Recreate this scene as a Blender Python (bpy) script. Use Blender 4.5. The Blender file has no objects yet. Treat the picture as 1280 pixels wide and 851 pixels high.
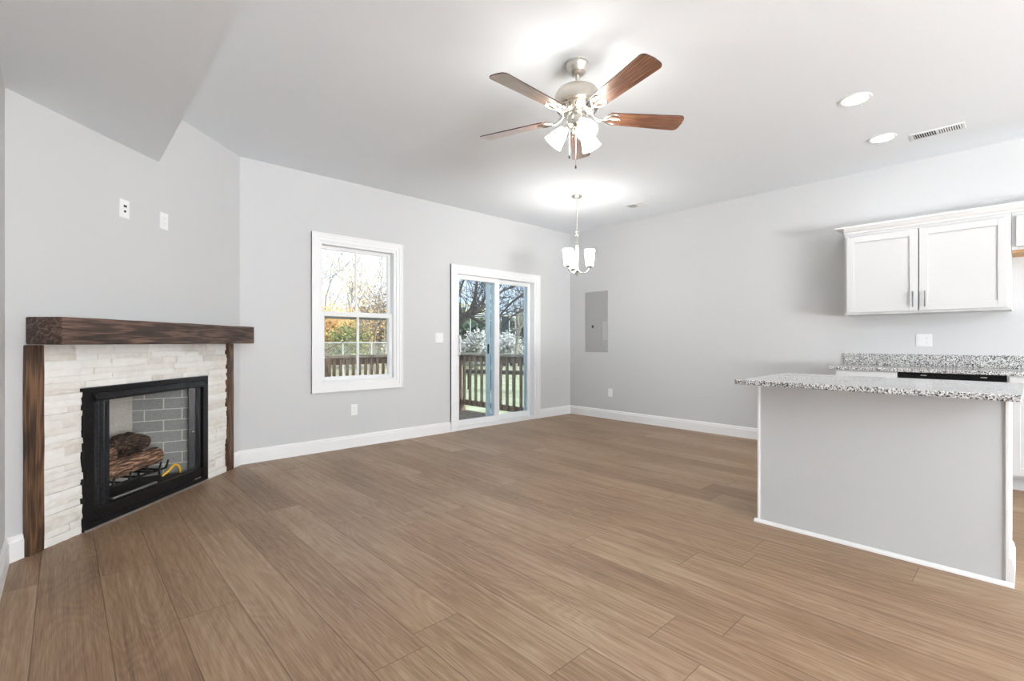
import bpy, bmesh, math, random
from mathutils import Vector, Matrix, noise as mnoise
random.seed(7)
S = bpy.context.scene
COL = S.collection
PI = math.pi
R2 = math.sqrt(2)

# ------------------------------------------------------------------ camera
CAMH = 1.13
cam_d = bpy.data.cameras.new('camera')
cam = bpy.data.objects.new('camera', cam_d); COL.objects.link(cam)
cam_d.sensor_width = 36.0; cam_d.lens = 602.046 / 1280 * 36.0
cam_d.shift_y = 1.69 / 1280
cam_d.clip_start = 0.05; cam_d.clip_end = 300
cam.location = (0, 0, CAMH)
cam.rotation_euler = (PI / 2, 0, math.radians(47.01 - 90))
S.camera = cam

# ------------------------------------------------------------------ view / exposure
S.view_settings.view_transform = 'Standard'
S.view_settings.look = 'None'
S.view_settings.gamma = 1.0
S.view_settings.use_curve_mapping = False
S.view_settings.exposure = 0.34

# ------------------------------------------------------------------ world: bright thinly clouded sky
SKY_STRENGTH = 1.25
W = bpy.data.worlds.new('sky'); S.world = W; W.use_nodes = True
nt = W.node_tree; nt.nodes.clear()
n_out = nt.nodes.new('ShaderNodeOutputWorld'); n_bg = nt.nodes.new('ShaderNodeBackground')
n_tc = nt.nodes.new('ShaderNodeTexCoord'); n_no = nt.nodes.new('ShaderNodeTexNoise'); n_cr = nt.nodes.new('ShaderNodeValToRGB')
n_no.inputs['Scale'].default_value = 3.0; n_no.inputs['Detail'].default_value = 5.0
n_cr.color_ramp.elements[0].position = 0.38; n_cr.color_ramp.elements[0].color = (0.62, 0.78, 1.0, 1)
n_cr.color_ramp.elements[1].position = 0.62; n_cr.color_ramp.elements[1].color = (0.98, 0.99, 1.0, 1)
nt.links.new(n_tc.outputs['Generated'], n_no.inputs['Vector']); nt.links.new(n_no.outputs['Fac'], n_cr.inputs['Fac'])
nt.links.new(n_cr.outputs['Color'], n_bg.inputs['Color']); n_bg.inputs['Strength'].default_value = SKY_STRENGTH
nt.links.new(n_bg.outputs['Background'], n_out.inputs['Surface'])

# ------------------------------------------------------------------ sun, and fill lamps added at unseen windows
def lamp(name, kind, loc, rot=(0, 0, 0), energy=10, color=(1, 1, 1), **kw):
    d = bpy.data.lights.new(name, kind); d.energy = energy; d.color = color
    for k, v in kw.items(): setattr(d, k, v)
    o = bpy.data.objects.new(name, d); COL.objects.link(o); o.location = loc; o.rotation_euler = rot
    return o
sun = lamp('sun', 'SUN', (0, 0, 20), energy=4.5, color=(1, .95, .88), angle=math.radians(2))
sun.rotation_euler = Vector((-.40, .62, -.52)).to_track_quat('-Z', 'Y').to_euler()
FRONT_FILL = (1060, 12)
SIDE = 215
TILT = math.radians(75)      # added fill lamps turned upward to brighten the ceiling
# two unseen front windows added for light, each with an added fill lamp
FRONT_Y = -6.8
FRONT_WIN = [(0.0, 2.2, .5, 2.3), (3.3, 5.1, .5, 2.3)]
for (x0, x1, z0, z1), e_ in zip(FRONT_WIN, FRONT_FILL):
    lamp('window_daylight', 'AREA', ((x0 + x1) / 2, FRONT_Y + .45, (z0 + z1) / 2 - .55), (PI / 2 + TILT, 0, 0), energy=e_,
         color=(.95, .98, 1.0), shape='RECTANGLE', size=x1 - x0, size_y=z1 - z0)
# unseen left wall window and fill lamp, added to light the right wall
SIDE_WIN = (-6.4, -4.6, .5, 2.2)
lamp('window_daylight', 'AREA', (-.216 + .4, (SIDE_WIN[0] + SIDE_WIN[1]) / 2, (SIDE_WIN[2] + SIDE_WIN[3]) / 2 - .5), (PI / 2 + TILT, 0, -PI / 2), energy=SIDE,
     color=(.95, .98, 1.0), shape='RECTANGLE', size=SIDE_WIN[1] - SIDE_WIN[0], size_y=SIDE_WIN[3] - SIDE_WIN[2])
CAN_POWER = 2
FAN_GLOW = 25
CHAND_GLOW = 19

# ------------------------------------------------------------------ mesh helpers
class MB:
    def __init__(s): s.bm = bmesh.new()
    def box(s, a, b, M=None, bevel=0):
        x0, y0, z0 = a; x1, y1, z1 = b
        vs = [s.bm.verts.new(p) for p in ((x0, y0, z0), (x1, y0, z0), (x1, y1, z0), (x0, y1, z0), (x0, y0, z1), (x1, y0, z1), (x1, y1, z1), (x0, y1, z1))]
        fs = [s.bm.faces.new([vs[i] for i in f]) for f in ((0, 3, 2, 1), (4, 5, 6, 7), (0, 1, 5, 4), (1, 2, 6, 5), (2, 3, 7, 6), (3, 0, 4, 7))]
        if M is not None: bmesh.ops.transform(s.bm, matrix=M, verts=vs)
        if bevel:
            es = list({e for f in fs for e in f.edges})
            bmesh.ops.bevel(s.bm, geom=es, offset=bevel, segments=2, affect='EDGES', profile=.5)
        return s
    def prism(s, pts, h0, h1, M=None):
        """polygon pts (x,y) extruded in z from h0 to h1"""
        n = len(pts)
        a = [s.bm.verts.new((p[0], p[1], h0)) for p in pts]; b = [s.bm.verts.new((p[0], p[1], h1)) for p in pts]
        s.bm.faces.new(list(reversed(a))); s.bm.faces.new(b)
        for i in range(n):
            j = (i + 1) % n; s.bm.faces.new((a[i], a[j], b[j], b[i]))
        if M is not None: bmesh.ops.transform(s.bm, matrix=M, verts=a + b)
        return s
    def profile(s, prof, p0, p1, out):
        """sweep a profile [(offset along out, z)] straight from p0 to p1 (xy points)"""
        o = Vector((out[0], out[1], 0)).normalized()
        ra = [s.bm.verts.new(Vector((p0[0], p0[1], 0)) + o * q[0] + Vector((0, 0, q[1]))) for q in prof]
        rb = [s.bm.verts.new(Vector((p1[0], p1[1], 0)) + o * q[0] + Vector((0, 0, q[1]))) for q in prof]
        n = len(prof)
        for i in range(n):
            j = (i + 1) % n; s.bm.faces.new((ra[i], ra[j], rb[j], rb[i]))
        s.bm.faces.new(list(reversed(ra))); s.bm.faces.new(rb)
        return s
    def lathe(s, prof, c=(0, 0, 0), seg=32, M=None, caps=True):
        """prof [(r,z)] spun about z"""
        rings = []; vs = []
        for r, z in prof:
            if r < 1e-6: ring = [s.bm.verts.new((c[0], c[1], c[2] + z))]
            else: ring = [s.bm.verts.new((c[0] + r * math.cos(2 * PI * i / seg), c[1] + r * math.sin(2 * PI * i / seg), c[2] + z)) for i in range(seg)]
            rings.append(ring); vs += ring
        for a, b in zip(rings, rings[1:]):
            for i in range(seg):
                j = (i + 1) % seg
                if len(a) == 1 and len(b) == 1: continue
                if len(a) == 1: s.bm.faces.new((a[0], b[j], b[i]))
                elif len(b) == 1: s.bm.faces.new((a[i], a[j], b[0]))
                else: s.bm.faces.new((a[i], a[j], b[j], b[i]))
        if caps:
            if len(rings[0]) > 1: s.bm.faces.new(rings[0])
            if len(rings[-1]) > 1: s.bm.faces.new(rings[-1])
        if M is not None: bmesh.ops.transform(s.bm, matrix=M, verts=vs)
        return s
    def tube(s, pts, rad, seg=8, caps=True):
        pts = [Vector(p) for p in pts]
        if not hasattr(rad, '__len__'): rad = [rad] * len(pts)
        rings = []; up = Vector((0, 0, 1))
        t0 = (pts[1] - pts[0]).normalized()
        nrm = t0.cross(up)
        if nrm.length < 1e-3: nrm = t0.cross(Vector((1, 0, 0)))
        nrm.normalize()
        for i, p in enumerate(pts):
            t = (pts[min(i + 1, len(pts) - 1)] - pts[max(i - 1, 0)]).normalized()
            nrm = (nrm - t * nrm.dot(t)).normalized(); bn = t.cross(nrm)
            rings.append([s.bm.verts.new(p + (nrm * math.cos(2 * PI * k / seg) + bn * math.sin(2 * PI * k / seg)) * rad[i]) for k in range(seg)])
        for a, b in zip(rings, rings[1:]):
            for k in range(seg):
                j = (k + 1) % seg; s.bm.faces.new((a[k], a[j], b[j], b[k]))
        if caps:
            s.bm.faces.new(list(reversed(rings[0]))); s.bm.faces.new(rings[-1])
        return s
    def quad(s, p, u, v):
        p = Vector(p); a = [s.bm.verts.new(q) for q in (p - u - v, p + u - v, p + u + v, p - u + v)]
        s.bm.faces.new(a); return s
    def build(s, name, mat, parent=None, smooth=0, fix=True, rel=None):
        """rel: subtract this point (a world point of an unrotated parent)"""
        if fix: bmesh.ops.recalc_face_normals(s.bm, faces=s.bm.faces)
        if rel is not None: bmesh.ops.translate(s.bm, vec=-Vector(rel), verts=s.bm.verts)
        me = bpy.data.meshes.new(name); s.bm.to_mesh(me); s.bm.free()
        if mat is not None: me.materials.append(mat)
        o = bpy.data.objects.new(name, me); COL.objects.link(o)
        if parent is not None: o.parent = parent
        if smooth:
            for p in me.polygons: p.use_smooth = True
            if smooth < 180:
                m = o.modifiers.new('smooth', 'EDGE_SPLIT'); m.split_angle = math.radians(smooth)
        return o

def tag(o, label=None, cat=None, group=None, kind=None):
    if label: o['label'] = label
    if cat: o['category'] = cat
    if group: o['group'] = group
    if kind: o['kind'] = kind
    return o
def thing(name, label, cat, loc=(0, 0, 0), rotz=0, group=None, kind=None):
    o = bpy.data.objects.new(name, None); COL.objects.link(o); o.empty_display_size = .05
    o.location = loc; o.rotation_euler = (0, 0, rotz)
    return tag(o, label, cat, group, kind)
def solo(mb, name, mat, origin, label=None, cat=None, group=None, kind=None, smooth=0, rotz=0, local=False):
    """a thing that is one mesh, with its origin at its base"""
    o = mb.build(name, mat, None, smooth, rel=None if local else origin)
    o.location = origin; o.rotation_euler = (0, 0, rotz)
    return tag(o, label, cat, group, kind)
def copy_tree(o, parent=None):
    c = o.copy(); COL.objects.link(c)
    if parent is not None: c.parent = parent
    for ch in [x for x in bpy.data.objects if x.parent == o]: copy_tree(ch, c)
    return c
def frame_rect(mb, x0, x1, z0, z1, w, y0, y1, wt=None, wb=None, M=None, bevel=0):
    """rectangular frame in the xz plane, member width w"""
    wt = w if wt is None else wt; wb = w if wb is None else wb
    mb.box((x0, y0, z0), (x0 + w, y1, z1), M, bevel); mb.box((x1 - w, y0, z0), (x1, y1, z1), M, bevel)
    if wt: mb.box((x0 + w, y0, z1 - wt), (x1 - w, y1, z1), M, bevel)
    if wb: mb.box((x0 + w, y0, z0), (x1 - w, y1, z0 + wb), M, bevel)
    return mb

# ------------------------------------------------------------------ materials
def newmat(name):
    m = bpy.data.materials.new(name); m.use_nodes = True
    return m, m.node_tree.nodes, m.node_tree.links, m.node_tree.nodes['Principled BSDF']
def plain(name, c, rough=.5, metal=0., bump=0., bscale=200, spec=None, coat=0):
    m, N, L, b = newmat(name)
    b.inputs['Base Color'].default_value = (*c, 1); b.inputs['Roughness'].default_value = rough; b.inputs['Metallic'].default_value = metal
    if spec is not None: b.inputs['Specular IOR Level'].default_value = spec
    if coat: b.inputs['Coat Weight'].default_value = coat
    no = N.new('ShaderNodeTexNoise'); no.inputs['Scale'].default_value = bscale
    tc = N.new('ShaderNodeTexCoord'); L.new(tc.outputs['Object'], no.inputs['Vector'])
    if bump:
        bp = N.new('ShaderNodeBump'); bp.inputs['Strength'].default_value = bump; bp.inputs['Distance'].default_value = .002
        L.new(no.outputs['Fac'], bp.inputs['Height']); L.new(bp.outputs['Normal'], b.inputs['Normal'])
    else:  # faint roughness variation
        mr = N.new('ShaderNodeMapRange'); mr.inputs['To Min'].default_value = max(0, rough - .04); mr.inputs['To Max'].default_value = min(1, rough + .04)
        L.new(no.outputs['Fac'], mr.inputs['Value']); L.new(mr.outputs['Result'], b.inputs['Roughness'])
    return m
def ramp(N, stops, interp='LINEAR'):
    r = N.new('ShaderNodeValToRGB'); cr = r.color_ramp; cr.interpolation = interp
    while len(cr.elements) > 1: cr.elements.remove(cr.elements[-1])
    cr.elements[0].position = stops[0][0]; cr.elements[0].color = (*stops[0][1], 1)
    for p, c in stops[1:]:
        e = cr.elements.new(p); e.color = (*c, 1)
    return r
def math_node(N, L, op, a, b=None, c=None):
    n = N.new('ShaderNodeMath'); n.operation = op
    for i, v in enumerate((a, b, c)):
        if v is None: continue
        if isinstance(v, (int, float)): n.inputs[i].default_value = v
        else: L.new(v, n.inputs[i])
    return n.outputs[0]
def emit(name, c, s):
    m, N, L, b = newmat(name)
    b.inputs['Base Color'].default_value = (.9, .9, .9, 1); b.inputs['Emission Color'].default_value = (*c, 1); b.inputs['Emission Strength'].default_value = s
    return m
def wood_stain(name, stops, axis='X', scale=1.0, rough=.45, ring=.10):
    """stained timber, the grain running along an object axis"""
    m, N, L, b = newmat(name)
    tc = N.new('ShaderNodeTexCoord'); mp = N.new('ShaderNodeMapping'); L.new(tc.outputs['Object'], mp.inputs['Vector'])
    sc = {'X': (1.3, 11, 11), 'Y': (11, 1.3, 11), 'Z': (11, 11, 1.3)}[axis]
    mp.inputs['Scale'].default_value = [v * scale for v in sc]
    n1 = N.new('ShaderNodeTexNoise'); n1.inputs['Scale'].default_value = 1.0; n1.inputs['Detail'].default_value = 2; L.new(mp.outputs['Vector'], n1.inputs['Vector'])
    rings = math_node(N, L, 'SINE', math_node(N, L, 'MULTIPLY', n1.outputs['Fac'], 42.0))
    mp2 = N.new('ShaderNodeMapping'); L.new(tc.outputs['Object'], mp2.inputs['Vector'])
    sc2 = {'X': (5, 160, 160), 'Y': (160, 5, 160), 'Z': (160, 160, 5)}[axis]; mp2.inputs['Scale'].default_value = [v * scale for v in sc2]
    n2 = N.new('ShaderNodeTexNoise'); n2.inputs['Scale'].default_value = 1.0; n2.inputs['Detail'].default_value = 3; L.new(mp2.outputs['Vector'], n2.inputs['Vector'])
    n3 = N.new('ShaderNodeTexNoise'); n3.inputs['Scale'].default_value = 5.0; L.new(tc.outputs['Object'], n3.inputs['Vector'])
    v = math_node(N, L, 'MULTIPLY_ADD', rings, ring, math_node(N, L, 'MULTIPLY', n2.outputs['Fac'], .75))
    v = math_node(N, L, 'MULTIPLY_ADD', n3.outputs['Fac'], .28, v)
    v = math_node(N, L, 'MULTIPLY_ADD', math_node(N, L, 'SUBTRACT', v, .515), 1.9, .5)
    r = ramp(N, stops); L.new(v, r.inputs['Fac']); L.new(r.outputs['Color'], b.inputs['Base Color'])
    b.inputs['Roughness'].default_value = rough
    bp = N.new('ShaderNodeBump'); bp.inputs['Strength'].default_value = .25; bp.inputs['Distance'].default_value = .003
    L.new(v, bp.inputs['Height']); L.new(bp.outputs['Normal'], b.inputs['Normal'])
    return m
def floor_planks():
    m, N, L, b = newmat('oak_plank_floor')
    PW, PL = .215, 1.83
    tc = N.new('ShaderNodeTexCoord'); sp = N.new('ShaderNodeSeparateXYZ'); L.new(tc.outputs['Object'], sp.inputs['Vector'])
    X, Y = sp.outputs['X'], sp.outputs['Y']
    xr = math_node(N, L, 'DIVIDE', math_node(N, L, 'ADD', X, 5.03), PW); row = math_node(N, L, 'FLOOR', xr); fx = math_node(N, L, 'FRACT', xr)
    wn = N.new('ShaderNodeTexWhiteNoise'); wn.noise_dimensions = '1D'; L.new(row, wn.inputs['W'])
    yr = math_node(N, L, 'ADD', math_node(N, L, 'DIVIDE', math_node(N, L, 'ADD', Y, 9.0), PL), wn.outputs['Value'])
    idx = math_node(N, L, 'FLOOR', yr); fy = math_node(N, L, 'FRACT', yr)
    cb = N.new('ShaderNodeCombineXYZ'); L.new(row, cb.inputs['X']); L.new(idx, cb.inputs['Y'])
    wn2 = N.new('ShaderNodeTexWhiteNoise'); wn2.noise_dimensions = '3D'; L.new(cb.outputs['Vector'], wn2.inputs['Vector'])
    rnd = wn2.outputs['Value']
    off = math_node(N, L, 'MULTIPLY', rnd, 61.0)
    def grain(sx, sy, detail, rough=.5, dist=0.):
        c = N.new('ShaderNodeCombineXYZ')
        L.new(math_node(N, L, 'MULTIPLY', X, sx), c.inputs['X']); L.new(math_node(N, L, 'MULTIPLY', Y, sy), c.inputs['Y']); L.new(off, c.inputs['Z'])
        n = N.new('ShaderNodeTexNoise'); n.inputs['Scale'].default_value = 1; n.inputs['Detail'].default_value = detail; n.inputs['Roughness'].default_value = rough
        n.inputs['Distortion'].default_value = dist; L.new(c.outputs['Vector'], n.inputs['Vector'])
        return n.outputs['Fac']
    fig = grain(5.5, .95, 1.5, .4, .35)
    rings = math_node(N, L, 'SINE', math_node(N, L, 'MULTIPLY', fig, 125.0))
    fine = grain(230, 6, 3, .65); med = grain(48, 1.1, 4, .6); broad = grain(2.2, .9, 2)
    v = math_node(N, L, 'MULTIPLY_ADD', rings, .024, math_node(N, L, 'MULTIPLY', fine, .50))
    v = math_node(N, L, 'MULTIPLY_ADD', med, .40, v); v = math_node(N, L, 'MULTIPLY_ADD', broad, .36, v)
    v = math_node(N, L, 'MULTIPLY_ADD', rnd, .07, math_node(N, L, 'ADD', v, .03))
    r = ramp(N, [(.44, FLOOR_DARK), (.68, FLOOR_MID), (.92, FLOOR_LIGHT)]); L.new(v, r.inputs['Fac'])
    ex = math_node(N, L, 'MULTIPLY', math_node(N, L, 'MINIMUM', fx, math_node(N, L, 'SUBTRACT', 1.0, fx)), PW)
    ey = math_node(N, L, 'MULTIPLY', math_node(N, L, 'MINIMUM', fy, math_node(N, L, 'SUBTRACT', 1.0, fy)), PL)
    edge = math_node(N, L, 'MINIMUM', ex, ey)
    seam = N.new('ShaderNodeMapRange'); seam.inputs['From Min'].default_value = .0008; seam.inputs['From Max'].default_value = .0026
    seam.inputs['To Min'].default_value = 1; seam.inputs['To Max'].default_value = 0; L.new(edge, seam.inputs['Value'])
    mx = N.new('ShaderNodeMixRGB'); mx.blend_type = 'MULTIPLY'; mx.inputs['Color2'].default_value = (.5, .46, .42, 1)
    L.new(seam.outputs['Result'], mx.inputs['Fac']); L.new(r.outputs['Color'], mx.inputs['Color1']); L.new(mx.outputs['Color'], b.inputs['Base Color'])
    b.inputs['Specular IOR Level'].default_value = .38
    rr = N.new('ShaderNodeMapRange'); rr.inputs['To Min'].default_value = .36; rr.inputs['To Max'].default_value = .5; L.new(fine, rr.inputs['Value']); L.new(rr.outputs['Result'], b.inputs['Roughness'])
    h = math_node(N, L, 'SUBTRACT', math_node(N, L, 'MULTIPLY', v, .25), seam.outputs['Result'])
    bp = N.new('ShaderNodeBump'); bp.inputs['Strength'].default_value = .22; bp.inputs['Distance'].default_value = .0012
    L.new(h, bp.inputs['Height']); L.new(bp.outputs['Normal'], b.inputs['Normal'])
    return m
FLOOR_DARK, FLOOR_MID, FLOOR_LIGHT = (.105, .056, .029), (.272, .170, .098), (.43, .312, .208)
def granite():
    m, N, L, b = newmat('speckled_granite')
    tc = N.new('ShaderNodeTexCoord'); vo = N.new('ShaderNodeTexVoronoi'); vo.inputs['Scale'].default_value = 190; L.new(tc.outputs['Object'], vo.inputs['Vector'])
    no = N.new('ShaderNodeTexNoise'); no.inputs['Scale'].default_value = 55; no.inputs['Detail'].default_value = 2; L.new(tc.outputs['Object'], no.inputs['Vector'])
    sp = N.new('ShaderNodeSeparateColor'); L.new(vo.outputs['Color'], sp.inputs['Color'])
    v = math_node(N, L, 'MULTIPLY_ADD', no.outputs['Fac'], .55, math_node(N, L, 'MULTIPLY', sp.outputs['Red'], .75))
    r = ramp(N, [(0, (.035, .035, .037)), (.38, (.17, .168, .165)), (.50, (.36, .357, .35)), (.64, (.56, .555, .545)), (.82, (.74, .735, .725))], 'CONSTANT')
    L.new(v, r.inputs['Fac']); L.new(r.outputs['Color'], b.inputs['Base Color']); b.inputs['Roughness'].default_value = .12
    return m
def stone_veneer():
    m, N, L, b = newmat('white_ledger_stone')
    g = N.new('ShaderNodeNewGeometry'); tc = N.new('ShaderNodeTexCoord')
    no = N.new('ShaderNodeTexNoise'); no.inputs['Scale'].default_value = 22; no.inputs['Detail'].default_value = 5; L.new(tc.outputs['Object'], no.inputs['Vector'])
    v = math_node(N, L, 'MULTIPLY_ADD', g.outputs['Random Per Island'], .5, math_node(N, L, 'MULTIPLY', no.outputs['Fac'], .55))
    r = ramp(N, [(.12, (.60, .55, .48)), (.4, (.76, .73, .68)), (.62, (.83, .81, .775)), (.9, (.88, .87, .845))]); L.new(v, r.inputs['Fac'])
    L.new(r.outputs['Color'], b.inputs['Base Color']); b.inputs['Roughness'].default_value = .75
    bp = N.new('ShaderNodeBump'); bp.inputs['Strength'].default_value = .5; bp.inputs['Distance'].default_value = .006
    n2 = N.new('ShaderNodeTexNoise'); n2.inputs['Scale'].default_value = 45; n2.inputs['Detail'].default_value = 4; L.new(tc.outputs['Object'], n2.inputs['Vector'])
    L.new(n2.outputs['Fac'], bp.inputs['Height']); L.new(bp.outputs['Normal'], b.inputs['Normal'])
    return m
def firebrick(name, axis, c1, c2):
    m, N, L, b = newmat(name)
    tc = N.new('ShaderNodeTexCoord'); sp = N.new('ShaderNodeSeparateXYZ'); L.new(tc.outputs['Object'], sp.inputs['Vector'])
    c = N.new('ShaderNodeCombineXYZ'); L.new(sp.outputs[axis], c.inputs['X']); L.new(sp.outputs['Z'], c.inputs['Y'])
    br = N.new('ShaderNodeTexBrick'); br.inputs['Scale'].default_value = 1; br.inputs['Brick Width'].default_value = .205; br.inputs['Row Height'].default_value = .086
    br.inputs['Mortar Size'].default_value = .0035; br.inputs['Color1'].default_value = (*c1, 1); br.inputs['Color2'].default_value = (*c2, 1); br.inputs['Mortar'].default_value = (.62, .60, .55, 1)
    L.new(c.outputs['Vector'], br.inputs['Vector'])
    no = N.new('ShaderNodeTexNoise'); no.inputs['Scale'].default_value = 60; L.new(tc.outputs['Object'], no.inputs['Vector'])
    mx = N.new('ShaderNodeMixRGB'); mx.blend_type = 'MULTIPLY'; mx.inputs['Fac'].default_value = .35; L.new(br.outputs['Color'], mx.inputs['Color1']); L.new(no.outputs['Fac'], mx.inputs['Color2'])
    L.new(mx.outputs['Color'], b.inputs['Base Color']); b.inputs['Roughness'].default_value = .9
    return m
def mottled(name, stops, scale=8, rough=.9, detail=4, bump=.0, stretch=None):
    m, N, L, b = newmat(name)
    tc = N.new('ShaderNodeTexCoord'); mp = N.new('ShaderNodeMapping'); L.new(tc.outputs['Object'], mp.inputs['Vector'])
    if stretch: mp.inputs['Scale'].default_value = stretch
    no = N.new('ShaderNodeTexNoise'); no.inputs['Scale'].default_value = scale; no.inputs['Detail'].default_value = detail; L.new(mp.outputs['Vector'], no.inputs['Vector'])
    r = ramp(N, stops); L.new(no.outputs['Fac'], r.inputs['Fac']); L.new(r.outputs['Color'], b.inputs['Base Color']); b.inputs['Roughness'].default_value = rough
    if bump:
        bp = N.new('ShaderNodeBump'); bp.inputs['Strength'].default_value = bump; bp.inputs['Distance'].default_value = .01
        L.new(no.outputs['Fac'], bp.inputs['Height']); L.new(bp.outputs['Normal'], b.inputs['Normal'])
    return m
def leafmat(name, a, b_):
    m, N, L, b = newmat(name)
    g = N.new('ShaderNodeNewGeometry'); r = ramp(N, [(0, a), (1, b_)]); L.new(g.outputs['Random Per Island'], r.inputs['Fac'])
    L.new(r.outputs['Color'], b.inputs['Base Color']); b.inputs['Roughness'].default_value = .7
    return m
def pane_glass(name, tint, gloss=.05):
    m, N, L, b = newmat(name); N.remove(b)
    out = N['Material Output']; t = N.new('ShaderNodeBsdfTransparent'); t.inputs['Color'].default_value = (*tint, 1)
    g = N.new('ShaderNodeBsdfGlossy'); g.inputs['Roughness'].default_value = .01; mx = N.new('ShaderNodeMixShader')
    fr = N.new('ShaderNodeFresnel'); fr.inputs['IOR'].default_value = 1.35
    f = math_node(N, L, 'MINIMUM', math_node(N, L, 'MULTIPLY', fr.outputs['Fac'], gloss / .05), .35)
    L.new(f, mx.inputs['Fac']); L.new(t.outputs['BSDF'], mx.inputs[1]); L.new(g.outputs['BSDF'], mx.inputs[2]); L.new(mx.outputs['Shader'], out.inputs['Surface'])
    return m
def brushed(name, c, rough=.3):
    m, N, L, b = newmat(name)
    b.inputs['Base Color'].default_value = (*c, 1); b.inputs['Metallic'].default_value = 1; b.inputs['Roughness'].default_value = rough
    tc = N.new('ShaderNodeTexCoord'); mp = N.new('ShaderNodeMapping'); mp.inputs['Scale'].default_value = (40, 40, 900); L.new(tc.outputs['Object'], mp.inputs['Vector'])
    no = N.new('ShaderNodeTexNoise'); no.inputs['Scale'].default_value = 1; L.new(mp.outputs['Vector'], no.inputs['Vector'])
    mr = N.new('ShaderNodeMapRange'); mr.inputs['To Min'].default_value = rough - .08; mr.inputs['To Max'].default_value = rough + .12
    L.new(no.outputs['Fac'], mr.inputs['Value']); L.new(mr.outputs['Result'], b.inputs['Roughness'])
    return m

M_WALL = plain('pale_grey_wall_paint', (.60, .602, .605), .6, bump=.05, bscale=350)
M_CEIL = plain('white_ceiling_paint', (.85, .885, .92), .8, bump=.06, bscale=300)
M_TRIM = plain('white_gloss_trim', (.86, .86, .86), .35)
M_VINYL = plain('white_vinyl', (.84, .845, .85), .35)
M_PLATE = plain('white_plastic_plate', (.86, .86, .86), .3)
M_CAB = plain('white_cabinet_lacquer', (.63, .63, .63), .38)
M_ISL = plain('grey_white_island_panel', (.60, .61, .62), .45)
M_DARKHOLE = plain('dark_socket', (.03, .03, .03), .6)
M_GREYSLOT = plain('grey_socket', (.42, .42, .42), .6)
M_BLACK = plain('black_satin_metal', (.006, .006, .007), .28, spec=.3)
M_BLACKIRON = plain('black_iron', (.018, .017, .016), .55)
M_BLACKGLASS = plain('dark_smoked_door_glass', (.012, .015, .018), .12)
M_STEEL = brushed('brushed_steel', (.62, .62, .60), .32)
M_NICKEL = brushed('brushed_nickel', (.66, .62, .56), .28)
M_NICKELPALE = brushed('polished_nickel', (.66, .64, .59), .22)
M_CHROME = brushed('chrome', (.16, .16, .165), .25)
M_PANEL = plain('grey_steel_panel_paint', (.37, .37, .365), .42)
M_PANELLIGHT = plain('light_grey_steel_paint', (.44, .44, .435), .4)
M_FLOOR = floor_planks()
M_GRANITE = granite()
M_STONE = stone_veneer()
M_BRICKX = firebrick('pale_firebrick_back', 'X', (.62, .585, .53), (.55, .52, .47)); M_BRICKY = firebrick('grey_firebrick_side', 'Y', (.31, .31, .295), (.27, .27, .26))  # lit back and shaded side put into the two brick colours
M_MANTEL = wood_stain('dark_stained_pine_beam', [(.2, (.020, .011, .008)), (.5, (.062, .034, .024)), (.8, (.16, .095, .068))], 'X')
M_POST = wood_stain('dark_stained_pine_post', [(.2, (.022, .011, .005)), (.5, (.075, .037, .018)), (.8, (.17, .09, .045))], 'Z')
M_BLADE = wood_stain('reddish_walnut_blade', [(.2, (.10, .036, .018)), (.5, (.23, .095, .05)), (.8, (.40, .19, .105))], 'X', 1.4, .3, .03)
M_BLADE.node_tree.nodes['Principled BSDF'].inputs['Coat Weight'].default_value = 1.0
M_BLADE.node_tree.nodes['Principled BSDF'].inputs['Coat Roughness'].default_value = .25
M_BLADE.node_tree.nodes['Principled BSDF'].inputs['Coat IOR'].default_value = 2.0
M_BLADEEDGE = plain('dark_blade_edge', (.05, .02, .015), .4)
M_PLY = wood_stain('raw_plywood', [(.2, (.42, .24, .11)), (.6, (.55, .34, .17)), (.9, (.62, .42, .24))], 'Y', 1.0, .6)
M_BARK = mottled('log_bark', [(.34, (.022, .012, .008)), (.5, (.15, .08, .046)), (.66, (.46, .27, .165))], 2.6, .95, 6, .9, (4, 34, 34))
M_CHAR = mottled('charred_log', [(.35, (.012, .01, .009)), (.55, (.05, .03, .02)), (.7, (.22, .12, .07))], 4, .95, 5, .8, (4, 16, 16))
M_YELLOW = plain('yellow_coated_hose', (.75, .42, .02), .45)
M_FANGLASS = emit('lit_frosted_glass', (1, .955, .89), FAN_GLOW)
M_CHANDGLASS = emit('lit_white_glass', (1, .965, .92), CHAND_GLOW)
M_LED = emit('lit_led_diffuser', (1, .97, .93), 12)
M_WINGLASS = pane_glass('clear_window_glass', (.97, .98, .98))
M_DOORGLASS = pane_glass('tinted_door_glass', (.86, .92, .95), .05)
M_SCREENFRAME = plain('grey_green_screen_bar', (.14, .16, .13), .5)
M_EXTFRAME = plain('blue_grey_exterior_vinyl', (.60, .65, .68), .45)  # bluish shade on the outer frame put into its colour
M_DECK = wood_stain('weathered_deck_boards', [(.2, (.16, .115, .085)), (.5, (.27, .20, .155)), (.8, (.38, .30, .24))], 'X', 1, .8)
M_RAIL = wood_stain('brown_treated_timber', [(.2, (.17, .115, .08)), (.5, (.29, .20, .14)), (.8, (.42, .31, .225))], 'Z', 1, .8)
M_CAP = wood_stain('sun bleached timber cap', [(.2, (.30, .24, .18)), (.5, (.44, .36, .28)), (.8, (.56, .47, .38))], 'X', 1, .8)  # rail timber with the cap's sunlit lightness put into the colour
M_GRASS = mottled('pale_autumn_grass', [(.3, (.34, .38, .19)), (.5, (.46, .48, .28)), (.7, (.56, .54, .38))], 1.6, 1, 8)
M_TWIG = plain('grey_brown_bark', (.20, .165, .135), .9)
M_TWIGPALE = plain('pale_grey_bark', (.36, .32, .27), .9)
M_TWIGDARK = plain('dark_branch_bark', (.075, .062, .052), .9)
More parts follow.
